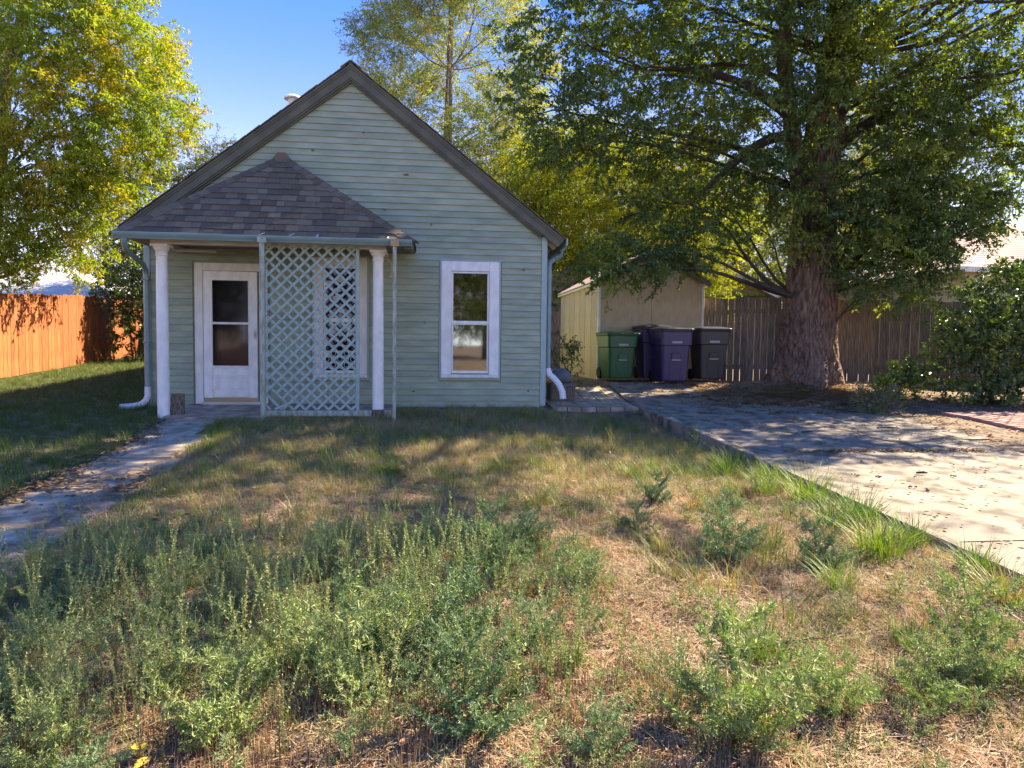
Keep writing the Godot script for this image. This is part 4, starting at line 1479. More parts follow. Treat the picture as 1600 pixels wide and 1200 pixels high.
func build_trees() -> void:
	var elm := []
	for k in 3:
		elm.append(spray(100 + k, 0.62, 62, 0.078, 0.52, 0.25))
	var ash := []
	for k in 3:
		ash.append(spray(200 + k, 0.55, 52, 0.088, 0.36, 0.35))
	var fine := []
	for k in 2:
		fine.append(spray(300 + k, 0.75, 70, 0.075, 0.42, 0.2))
	# ---- the big rugged tree
	var dark := [Color(0.105, 0.165, 0.065), Color(0.135, 0.205, 0.07), Color(0.185, 0.265, 0.075), Color(0.33, 0.40, 0.075)]
	var P := []
	var T := func(x: float, y: float, z: float, rx: float, ry: float, rz: float, n: int) -> void:
		P.append([Vector3(x, y, z), Vector3(rx, ry, rz), n])
	# low skirts in view, left side over house edge and shed
	T.call(2.4, 5.6, -2.2, 0.8, 0.6, 0.9, 60)
	T.call(3.0, 4.7, -1.8, 0.8, 0.5, 0.8, 60)
	T.call(2.9, 7.0, -2.4, 1.2, 0.9, 1.2, 100)
	T.call(4.4, 6.4, -2.6, 1.3, 0.9, 1.3, 120)
	T.call(4.3, 7.9, -2.8, 1.4, 0.9, 1.4, 120)
	T.call(4.3, 5.1, -2.3, 1.0, 0.5, 1.0, 70)
	T.call(4.6, 3.75, -2.0, 0.7, 0.3, 0.6, 34)
	T.call(4.2, 2.75, -1.6, 0.8, 0.32, 0.6, 60)
	T.call(3.5, 2.45, -1.3, 0.55, 0.2, 0.5, 34)
	T.call(5.6, 3.7, -2.4, 0.9, 0.35, 0.8, 44)
	T.call(5.5, 2.95, -2.2, 0.9, 0.3, 0.7, 50)
	T.call(5.9, 4.7, -3.0, 1.2, 0.8, 1.2, 110)
	T.call(5.9, 6.3, -3.2, 1.3, 0.9, 1.3, 120)
	T.call(5.8, 7.9, -3.2, 1.4, 0.9, 1.4, 120)
	T.call(7.0, 3.7, -3.4, 0.9, 0.6, 0.9, 70)
	T.call(6.9, 5.4, -3.6, 1.1, 0.9, 1.0, 90)
	T.call(7.1, 7.6, -3.8, 1.2, 0.9, 1.2, 110)
	# right of the trunk
	T.call(8.9, 2.9, -1.7, 0.8, 0.6, 0.7, 80)
	T.call(8.7, 2.2, -1.5, 0.6, 0.35, 0.5, 44)
	T.call(9.6, 2.4, -1.6, 0.8, 0.6, 0.6, 80)
	T.call(9.5, 3.4, -1.8, 1.0, 0.8, 0.9, 120)
	T.call(9.2, 4.6, -2.2, 1.1, 0.8, 1.1, 120)
	T.call(10.4, 4.0, -2.0, 1.1, 0.8, 1.0, 130)
	T.call(10.5, 2.9, -1.6, 0.9, 0.7, 0.7, 100)
	T.call(11.6, 4.9, -2.2, 1.2, 0.7, 1.1, 110)
	T.call(11.0, 3.9, -1.9, 0.7, 0.45, 0.7, 60)
	T.call(12.8, 5.4, -2.4, 1.2, 0.7, 1.1, 110)
	T.call(10.4, 5.7, -2.6, 1.2, 0.8, 1.2, 110)
	T.call(11.8, 6.4, -2.8, 1.3, 0.9, 1.3, 110)
	T.call(10.2, 7.4, -3.2, 1.2, 0.9, 1.2, 90)
	T.call(12.6, 7.7, -3.0, 1.2, 0.7, 1.2, 50)
	T.call(9.3, 8.2, -4.2, 1.3, 0.9, 1.3, 100)
	# foliage close against the trunk
	T.call(7.4, 3.4, -1.7, 0.55, 0.5, 0.35, 40)
	T.call(8.2, 3.3, -1.55, 0.5, 0.35, 0.3, 36)
	T.call(7.9, 7.2, -1.7, 0.8, 0.6, 0.5, 50)
	for q in [[7.0, 6.4, -1.5], [8.8, 6.1, -1.5], [6.6, 5.2, -1.4], [9.7, 6.2, -1.5], [7.4, 7.9, -1.3], [8.8, 7.7, -1.4], [9.3, 5.2, -1.2], [7.6, 5.6, -1.35], [8.3, 6.7, -1.3], [7.7, 3.9, -1.45], [8.9, 4.1, -1.3], [7.9, 7.6, -1.3], [6.9, 4.4, -1.5], [7.0, 7.2, -1.2], [10.6, 6.8, -1.6]]:
		T.call(q[0], q[1], q[2], 0.8, 0.5, 0.5, 44)
	# high crown above the frame: shades the lawn
	for q in [[5.0, 9.6, -3.0], [3.4, 9.4, -2.6], [6.6, 10.0, -3.6], [4.2, 11.4, -3.4], [6.0, 12.4, -4.0], [8.0, 11.2, -4.6], [5.0, 9.4, -0.6], [3.2, 9.8, -0.2], [6.4, 11.0, -1.4], [4.6, 11.6, -1.0], [2.2, 12.0, -1.8], [7.6, 13.6, -5.2], [5.0, 8.6, -5.4], [7.0, 9.2, 0.6], [8.6, 9.6, 1.6], [10.2, 10.2, 1.0], [11.6, 10.8, 2.2], [9.4, 11.4, 3.0], [7.4, 11.0, 2.2], [12.6, 11.8, 0.4], [10.6, 12.4, 1.0], [8.4, 12.8, 0.6], [6.0, 9.4, 1.4], [5.6, 11.6, 3.0], [7.0, 12.6, 3.6], [4.4, 12.6, 1.8], [12.8, 10.4, 3.4], [14.0, 11.6, 2.0], [11.4, 13.0, 3.2], [9.0, 14.0, 2.4], [6.4, 8.6, -0.6], [9.2, 8.8, -0.8], [10.8, 9.0, -1.6], [10.4, 6.8, 0.4], [11.8, 7.4, 0.2], [12.6, 8.2, -0.8], [13.4, 8.8, 0.8], [11.2, 8.2, 0.8], [13.8, 7.6, -0.6], [12.0, 6.4, -0.4]]:
		T.call(q[0], q[1], q[2], 1.5, 0.85, 1.5, 82)
	tree("big_tree", "huge old tree with furrowed reddish bark and dark green crown by the driveway", Vector3(7.9, 0.2, -2.3),
		[[Vector3(7.92, 0.0, -2.3), 0.68], [Vector3(7.92, 0.7, -2.3), 0.57], [Vector3(7.93, 1.9, -2.32), 0.53], [Vector3(8.02, 4.1, -2.36), 0.40], [Vector3(8.2, 5.6, -2.42), 0.38], [Vector3(8.5, 7.0, -2.5), 0.36], [Vector3(8.72, 8.6, -2.7), 0.3], [Vector3(8.5, 10.5, -3.0), 0.26], [Vector3(8.2, 13.0, -3.4), 0.10]],
		P, dark, elm, M.bark, M.limb, {"rugged": true, "limb": 0.010, "arch": 0.05, "dense": 1.2})
	# second stem of the big tree
	var bt: Node3D = get_node("big_tree")
	var st := Mb.new()
	st.tube(PackedVector3Array([Vector3(-0.2, 3.7, 0.0), Vector3(-0.42, 5.2, -0.1), Vector3(-0.6, 6.6, -0.2), Vector3(-0.5, 8.2, -0.3), Vector3(-0.9, 11.0, -0.8)]), PackedFloat32Array([0.2, 0.17, 0.15, 0.13, 0.05]), 14)
	puts(bt, "limb", st, M.bark)
	for q in [[Vector3(-0.4, 5.0, 0), Vector3(-2.6, 3.7, 0.5), 0.14, 0.3], [Vector3(-0.4, 5.3, 0), Vector3(-3.2, 6.2, 0.1), 0.11, 0.35], [Vector3(0.3, 4.7, 0), Vector3(3.6, 6.2, 0.3), 0.17, 0.1], [Vector3(0.3, 4.9, 0), Vector3(5.2, 5.0, 0.2), 0.12, 0.5], [Vector3(0.2, 5.5, 0), Vector3(1.9, 8.2, -0.4), 0.13, -0.2]]:
		limb_tube(bt, "limb", q[0], q[1], q[2], 0.04, q[3], M.limb)

	# ---- sunlit ash on the left
	var bright := [Color(0.22, 0.33, 0.03), Color(0.31, 0.41, 0.035), Color(0.42, 0.47, 0.04), Color(0.60, 0.47, 0.04)]
	P = []
	for q in [[-6.2, 8.6, -5.0], [-7.6, 9.2, -5.4], [-5.6, 7.4, -5.2], [-6.6, 7.2, -4.6], [-7.9, 7.6, -5.0], [-9.2, 8.2, -5.4], [-5.2, 6.0, -5.4], [-6.2, 5.8, -5.0], [-7.4, 5.8, -4.6], [-8.6, 6.4, -5.0], [-5.9, 4.9, -6.0], [-6.9, 4.5, -5.4], [-8.0, 4.6, -5.0], [-9.2, 5.0, -5.0], [-5.6, 6.8, -6.8], [-6.4, 8.0, -7.2], [-7.4, 3.5, -5.6], [-8.5, 3.4, -5.2], [-9.4, 3.7, -5.0], [-8.0, 2.85, -5.8], [-9.2, 2.9, -4.9], [-7.0, 3.2, -6.6], [-9.8, 9.4, -5.6], [-8.6, 10.2, -6.0], [-10.6, 6.6, -4.8], [-10.4, 4.6, -4.6], [-10.6, 8.0, -6.5], [-7.6, 10.4, -7.5]]:
		var ax_: float = q[0]
		P.append([Vector3(ax_ - 1.0 * sm(-8.4, -5.4, ax_), q[1], q[2]), Vector3(0.95, 0.75, 0.95) * (1.0 if q[1] > 3.3 else 0.72), 66])
	tree("ash_tree", "bright yellow green tree leaning over the orange fence on the left", Vector3(-9.75, 0.15, -5.6),
		[[Vector3(-9.75, 0.0, -5.6), 0.24], [Vector3(-9.6, 2.2, -5.6), 0.19], [Vector3(-9.3, 4.4, -5.5), 0.17], [Vector3(-9.1, 6.4, -5.5), 0.15], [Vector3(-8.7, 8.4, -5.7), 0.11], [Vector3(-8.4, 10.0, -6.0), 0.05]],
		P, bright, ash, M.pale_limb, M.pale_limb, {"holes": true, "lift": -0.35, "limb": 0.008, "arch": 0.10, "dense": 1.75})
	# ---- feathery locust behind the house
	var pale := [Color(0.25, 0.33, 0.12), Color(0.33, 0.40, 0.15), Color(0.42, 0.46, 0.19), Color(0.56, 0.47, 0.14)]
	P = []
	for k in 34:
		var an := k * 2.399
		var hh := 3.5 + (k / 34.0) * 14.0
		var rad := 3.1 * sin(clampf((hh - 1.5) / 18.0, 0.05, 0.98) * PI) + 0.4
		P.append([Vector3(1.0 + cos(an) * rad * rr(0.4, 1.0), hh, -17.5 + sin(an) * rad * rr(0.4, 1.0)), Vector3(1.35, 0.9, 1.35), 52])
	tree("locust_tree", "tall airy pale gold tree rising right behind the gable roof", Vector3(1.0, 0.5, -17.5),
		[[Vector3(1.0, 0.4, -17.5), 0.3], [Vector3(1.1, 4, -17.5), 0.25], [Vector3(0.9, 8, -17.4), 0.2], [Vector3(1.0, 12, -17.6), 0.13], [Vector3(1.1, 17, -17.5), 0.05]],
		P, pale, fine, M.pale_limb, M.pale_limb, {"holes": true, "lift": 0.15, "limb": 0.005, "twigs": 3, "dense": 3.8})
	# ---- yellow green trees deeper in the back yard
	var yel := [Color(0.18, 0.25, 0.025), Color(0.31, 0.37, 0.03), Color(0.45, 0.48, 0.04), Color(0.58, 0.48, 0.04)]
	var spots := [[4.6, -15.0, 8.4, 2.7, "backlit yellow green tree right behind the house roof's right slope"], [8.2, -13.2, 8.0, 2.8, "backlit yellow green tree standing behind the shed roof"], [12.6, -17.5, 7.4, 3.0, "green tree behind the big trunk, over the tan gabled house"], [19.5, -18.5, 11.0, 3.6, "yellow green tree beyond the pinkish roof on the far right"], [6.6, -18.5, 9.6, 3.0, "tall yellow green tree between the house roof and the shed, farther back"]]
	for q in spots:
		P = []
		for k in 20:
			var an: float = k * 2.399 + q[0]
			var hh: float = 1.9 + (k / 20.0) * (q[2] - 1.6)
			var rad: float = q[3] * sin(clampf((hh - 0.6) / (q[2] + 0.4), 0.12, 0.97) * PI)
			P.append([Vector3(q[0] + cos(an) * rad * rr(0.35, 1.0), hh, q[1] + sin(an) * rad * rr(0.35, 1.0)), Vector3(1.2, 0.85, 1.2), 56])
		tree("yard_tree", q[4], Vector3(q[0], 0.25, q[1]),
			[[Vector3(q[0], 0.2, q[1]), 0.2], [Vector3(q[0] + 0.1, 2.5, q[1]), 0.15], [Vector3(q[0], 5.0, q[1]), 0.1], [Vector3(q[0], q[2] - 0.5, q[1]), 0.04]],
			P, yel, fine, M.limb, M.limb, {"holes": true, "twigs": 2, "group": "trees in the back yards"})
	# ---- darker trees far left behind the roof, and a hedge of distant trees
	var mid := [Color(0.05, 0.08, 0.02), Color(0.08, 0.115, 0.03), Color(0.13, 0.15, 0.04), Color(0.2, 0.19, 0.05)]
	for q in [[-9.5, -19.5, 8.6, 2.8, "dusky green tree in the gap left of the roof slope"], [-19.0, -34.0, 11.5, 4.2, "dark tree standing behind the pale grey roof on the left"], [25.0, -30.0, 12.0, 4.5, "distant dark tree behind the pinkish roof"], [15.5, -33.0, 12.0, 4.5, "distant dark tree right of the tan gabled house"]]:
		P = []
		for k in 18:
			var an: float = k * 2.399 + q[0]
			var hh: float = 1.6 + (k / 18.0) * (q[2] - 1.4)
			var rad: float = q[3] * sin(clampf((hh - 0.3) / (q[2] + 0.4), 0.15, 0.97) * PI)
			P.append([Vector3(q[0] + cos(an) * rad * rr(0.35, 1.0), hh, q[1] + sin(an) * rad * rr(0.35, 1.0)), Vector3(1.35, 0.95, 1.35), 56])
		tree("background_tree", q[4], Vector3(q[0], 0.3, q[1]),
			[[Vector3(q[0], 0.2, q[1]), 0.24], [Vector3(q[0], 3, q[1]), 0.18], [Vector3(q[0], 6.0, q[1]), 0.1], [Vector3(q[0], q[2] - 0.6, q[1]), 0.04]],
			P, mid, fine, M.limb, M.limb, {"holes": true, "twigs": 1, "group": "trees far behind the yards"})
	# trees across the street (mirrored in the glass)
	for q in [[1.0, 31.0, 8.0, "street tree opposite the middle of the front lawn"], [4.5, 40.0, 9.0, "tree on the far lawn across the street"], [-12.5, 33.0, 8.5, "street tree before the pale house across the street"]]:
		P = []
		for k in 24:
			var an := k * 2.399
			var hh: float = 2.2 + (k / 24.0) * 7.0
			P.append([Vector3(q[0] + cos(an) * rr(0.8, 2.4), hh, q[1] + sin(an) * rr(0.8, 2.4)), Vector3(1.4, 0.9, 1.4), 50])
		tree("street_tree", q[3], Vector3(q[0], -0.7, q[1]), [[Vector3(q[0], -0.8, q[1]), 0.3], [Vector3(q[0], 3, q[1]), 0.22], [Vector3(q[0], 8.5, q[1]), 0.06]], P, mid, fine, M.limb, M.limb, {"holes": true, "twigs": 1, "group": "trees across the street"})

	# ---- shrubs
	var gl := []
	for k in 3:
		gl.append(spray(400 + k, 0.42, 34, 0.085, 0.62, 0.1))
	var gt := [Color(0.08, 0.115, 0.045), Color(0.11, 0.155, 0.055), Color(0.15, 0.20, 0.06), Color(0.25, 0.32, 0.06)]
	shrub("glossy_shrub", "large glossy leaved shrub right of the fence, beside the brick path", Vector3(10.65, -0.02, -0.7), [[-0.55, 0.65, 0.1, 0.5], [0.2, 0.7, 0.2, 0.65], [1.0, 0.75, 0.2, 0.7], [-0.35, 1.3, 0.0, 0.5], [0.3, 1.5, 0.0, 0.8], [1.1, 1.55, 0.0, 0.8], [0.7, 1.95, -0.1, 0.5], [1.5, 1.9, -0.2, 0.5], [1.9, 1.1, 0.0, 0.9], [2.4, 1.5, -0.2, 0.7]], 74, gt, gl, M.leaf_glossy)
	shrub("corner_bush", "dark leafy bush beside the left wall of the house, before the orange fence", Vector3(-7.9, 0.4, -9.2), [[0, 0.9, 0, 0.55], [0.4, 1.5, -0.1, 0.65], [-0.2, 1.9, 0, 0.6], [0.5, 2.4, -0.2, 0.65], [0.0, 2.8, -0.3, 0.55], [0.9, 0.8, -0.4, 0.55], [1.0, 1.9, -0.6, 0.6]], 74, gt, gl, M.leaf_glossy)
	shrub("small_shrub", "small grey green bush at the driveway's far right edge", Vector3(7.45, -0.06, 0.55), [[0, 0.16, 0, 0.22], [0.18, 0.12, 0.12, 0.18], [-0.15, 0.14, 0.05, 0.16]], 36, [Color(0.14, 0.17, 0.09), Color(0.2, 0.23, 0.12), Color(0.26, 0.29, 0.15)], [spray(450, 0.16, 40, 0.035, 0.35, 0.1)], M.weed)
	shrub("low_bush", "low yellow green bush at the foot of the brown fence", Vector3(8.95, 0.05, -0.85), [[0, 0.22, 0, 0.26], [0.3, 0.28, 0, 0.26], [-0.28, 0.18, 0.1, 0.18], [0.2, 0.48, -0.1, 0.2]], 40, [Color(0.07, 0.11, 0.03), Color(0.12, 0.17, 0.035), Color(0.28, 0.36, 0.04)], [spray(470, 0.2, 24, 0.06, 0.6, 0.1)], M.leaf_glossy)
	shrub("house_corner_plant", "spindly leafy plant behind the right downspout of the house", Vector3(2.75, 0.12, -1.6), [[0, 0.25, 0, 0.2], [0.05, 0.55, -0.1, 0.18], [-0.1, 0.8, -0.2, 0.14]], 14, [Color(0.06, 0.1, 0.03), Color(0.12, 0.17, 0.05), Color(0.2, 0.26, 0.06)], [spray(460, 0.2, 22, 0.06, 0.5, 0.1)], M.leaf_glossy)

func shrub(called: String, label: String, base: Vector3, blobs: Array, n: int, tones: Array, sprays: Array, mat: Material) -> void:
	var o := thing(called, label, "shrub", base)
	var xfs := []
	var cols := []
	for k in sprays.size():
		xfs.append([]); cols.append([])
	for q in blobs:
		var c := Vector3(q[0], q[1], q[2])
		var r: float = q[3]
		limb_tube(o, "stem", Vector3(c.x * 0.25, -0.05, c.z * 0.25), c, 0.008 + r * 0.022, 0.005, 0.05, M.limb)
		for k in n:
			var d := rand_dir(rng)
			var p := c + d * r * pow(rng.randf(), 0.4)
			if p.y + base.y < ground(p.x + base.x, p.z + base.z) + 0.03:
				continue
			var out := (d + Vector3(0, 0.35, 0) + rand_dir(rng) * 0.6).normalized()
			var bas := Basis.looking_at(-out, Vector3.UP if absf(out.y) < 0.95 else Vector3.RIGHT)
			var s := rr(0.7, 1.2)
			var w := rng.randi() % sprays.size()
			xfs[w].append(Transform3D(bas.scaled(Vector3(s, s, s)), p))
			var f := clampf(rng.randf(), 0.0, 0.999) * (tones.size() - 1)
			var c0: Color = tones[int(f)]
			cols[w].append(c0.lerp(tones[int(f) + 1], fmod(f, 1.0)))
	for k in sprays.size():
		if xfs[k].size():
			many(o, "foliage", sprays[k], mat, xfs[k], cols[k]).set_meta("kind", "stuff")

# ------------------------------------------------------------------ grass, weeds, litter
func blade(b: Mb, p: Vector3, yaw: float, h: float, w: float, lean: float, segs: int) -> void:
	var d := Vector3(cos(yaw), 0, sin(yaw))
	var s := Vector3(-sin(yaw), 0, cos(yaw))
	var prev := p
	var pw := w
	for k in segs:
		var t := (k + 1.0) / segs
		var q := p + Vector3(0, h * (t - 0.28 * lean * t * t), 0) + d * (h * lean * t * t)
		var w2 := w * (1.0 - t) * 0.9
		if k == segs - 1:
			b.tri(prev - s * pw * 0.5, prev + s * pw * 0.5, q)
		else:
			b.quad(prev - s * pw * 0.5, prev + s * pw * 0.5, q + s * w2 * 0.5, q - s * w2 * 0.5)
		prev = q
		pw = w2

func tuft(seed_: int, n: int, h: float, w: float, spread: float, lean: float, segs := 2) -> ArrayMesh:
	var r := RandomNumberGenerator.new()
	r.seed = seed_
	var b := Mb.new()
	b.colored = true
	for k in n:
		var v := r.randf_range(0.7, 1.25)
		b.col = Color(v, v * r.randf_range(0.93, 1.05), v * r.randf_range(0.85, 1.1))
		var an := r.randf() * TAU
		var rad := spread * sqrt(r.randf())
		blade(b, Vector3(cos(an) * rad, -0.01, sin(an) * rad), r.randf() * TAU if rad < spread * 0.3 else an + r.randf_range(-1.1, 1.1), h * r.randf_range(0.5, 1.15), w * r.randf_range(0.7, 1.2), lean * r.randf_range(0.2, 1.6), segs)
	return b.mesh()

func litter_tuft(seed_: int, n: int, l: float) -> ArrayMesh:   # fallen straw lying on the soil
	var r := RandomNumberGenerator.new()
	r.seed = seed_
	var b := Mb.new()
	b.colored = true
	for k in n:
		var v := r.randf_range(0.5, 1.3)
		b.col = Color(v, v * 0.97, v * 0.92)
		var p := Vector3(r.randf_range(-0.09, 0.09), r.randf_range(0.004, 0.02), r.randf_range(-0.09, 0.09))
		var an := r.randf() * TAU
		var d := Vector3(cos(an), r.randf_range(-0.1, 0.28), sin(an)) * l * r.randf_range(0.4, 1.2)
		var s := Vector3(-sin(an), 0.1, cos(an)) * (0.0016 if l < 0.12 else 0.0042)
		b.quad(p - s, p + s, p + d + s * 0.5, p + d - s * 0.5)
	return b.mesh()

# a bushy annual weed: upright stems with narrow leaves and slim flower spikes
func weed_mesh(seed_: int, h: float, branches: int, spike: float, leaf: float, wide := 0.62, low := 1.3, full := 1.0) -> Array:
	var r := RandomNumberGenerator.new()
	r.seed = seed_
	var st := Mb.new()
	var lf := Mb.new()
	st.colored = true
	lf.colored = true
	var stems := []
	var main := PackedVector3Array()
	var lean := Vector3(r.randf_range(-0.12, 0.12), 0, r.randf_range(-0.12, 0.12))
	for k in 6:
		var t := k / 5.0
		main.append(Vector3(0, h * t, 0) + lean * h * t * t * 1.5 + Vector3(sin(t * 4 + seed_), 0, cos(t * 3 + seed_)) * 0.01)
	stems.append([main, 1.0])
	for k in branches:
		var t := pow(r.randf(), low) * 0.8
		var o := main[int(t * 5)].lerp(main[int(t * 5) + 1], fmod(t * 5, 1.0))
		var an := k * 2.399 + r.randf_range(-0.4, 0.4)
		var L := h * r.randf_range(0.35, wide) * (1.0 - t * 0.55)
		var d := Vector3(cos(an), r.randf_range(0.25, 0.9), sin(an)).normalized()
		stems.append([PackedVector3Array([o, o + d * L * 0.5, o + d * L + Vector3(0, L * 0.22, 0)]), 0.55])
		for q in 2:
			var o2 := o + d * L * r.randf_range(0.25, 0.7)
			var an2 := an + r.randf_range(-1.3, 1.3)
			var d2 := Vector3(cos(an2), r.randf_range(0.3, 1.2), sin(an2)).normalized()
			var L2 := L * r.randf_range(0.3, 0.55)
			stems.append([PackedVector3Array([o2, o2 + d2 * L2 * 0.5, o2 + d2 * L2]), 0.35])
	for s in stems:
		var p: PackedVector3Array = s[0]
		var th: float = s[1]
		var L := 0.0
		st.col = Color(1.5, 1.25, 0.8)
		for k in p.size() - 1:
			var a := p[k]
			var c := p[k + 1]
			L += a.distance_to(c)
			var w := 0.0032 * th * h / 0.5 * (1.0 - 0.6 * k / p.size())
			st.tri(a + Vector3(w, 0, 0), a - Vector3(w, 0, 0), c)
			st.tri(a + Vector3(0, 0, w), a - Vector3(0, 0, w), c)
		var cnt := int(L * r.randf_range(100, 150) * full)
		for k in cnt:
			var u := pow(r.randf(), 0.75)
			var f := u * (p.size() - 1.001)
			var q := p[int(f)].lerp(p[int(f) + 1], fmod(f, 1.0))
			var ax := (p[int(f) + 1] - p[int(f)]).normalized()
			var tip := 1.0 - 0.62 * sm(1.0 - spike, 1.0, u)
			var d := (ax * r.randf_range(0.2, 1.0) + rand_dir(r)).normalized()
			var side := d.cross(rand_dir(r)).normalized()
			var v := r.randf_range(0.7, 1.2) * (1.0 + 0.5 * sm(1.0 - spike, 1.0, u))
			lf.col = Color(v * (1.0 + 0.25 * sm(1.0 - spike, 1.0, u)), v, v * r.randf_range(0.8, 1.1))
			var l := leaf * r.randf_range(0.5, 1.25) * tip
			add_leaf(lf, q, d, side, l, l * 0.24, 0.1)
	return [st.mesh(), lf.mesh()]

# slender stems that end in a long pale flower spike
func spike_weed(seed_: int, h: float, dry := false) -> ArrayMesh:
	var r := RandomNumberGenerator.new()
	r.seed = seed_
	var b := Mb.new()
	b.colored = true
	for q in 4:
		var an := q * 1.7 + r.randf()
		var hh := h * r.randf_range(0.6, 1.1)
		var lean := Vector3(cos(an), 0, sin(an)) * r.randf_range(0.04, 0.3)
		var p := PackedVector3Array()
		for k in 6:
			var t := k / 5.0
			p.append(Vector3(0, hh * t, 0) + lean * hh * t * t)
		b.col = Color(0.95, 0.8, 0.6)
		for k in 5:
			var w := 0.0032 * (1.0 - 0.7 * k / 5.0)
			b.tri(p[k] + Vector3(w, 0, 0), p[k] - Vector3(w, 0, 0), p[k + 1])
			b.tri(p[k] + Vector3(0, 0, w), p[k] - Vector3(0, 0, w), p[k + 1])
		for k in (120 if not dry else 26):
			var u := r.randf_range(0.15, 1.0) if k % 3 == 0 else r.randf_range(0.6, 1.0)
			var f := u * 4.999
			var o := p[int(f)].lerp(p[int(f) + 1], fmod(f, 1.0))
			var d := (rand_dir(r) + Vector3(0, 0.7, 0)).normalized()
			var v := r.randf_range(0.75, 1.25)
			b.col = Color(v, v, v)
			var l := r.randf_range(0.008, 0.02) * (1.3 if u < 0.6 else 0.85)
			add_leaf(b, o, d, d.cross(rand_dir(r)).normalized(), l, l * 0.4, 0.1)
	return b.mesh()

func lawn_tone(x: float, z: float) -> float:   # 0 dry straw .. 1 green
	var g := 0.5 + 0.75 * n1.get_noise_2d(x * 2.2, z * 2.2) + 0.35 * n2.get_noise_2d(x * 20.0, z * 20.0)
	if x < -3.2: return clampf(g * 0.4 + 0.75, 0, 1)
	if z < 4.5: g -= 0.22
	if x > 0.6 and z > 6.4: g -= 0.18
	if x < -2.2 and z < 2.6: g += 0.5
	if x > 2.6 and z > 2.5 and z < 7.0: g += 0.25
	return clampf(g, 0, 1)

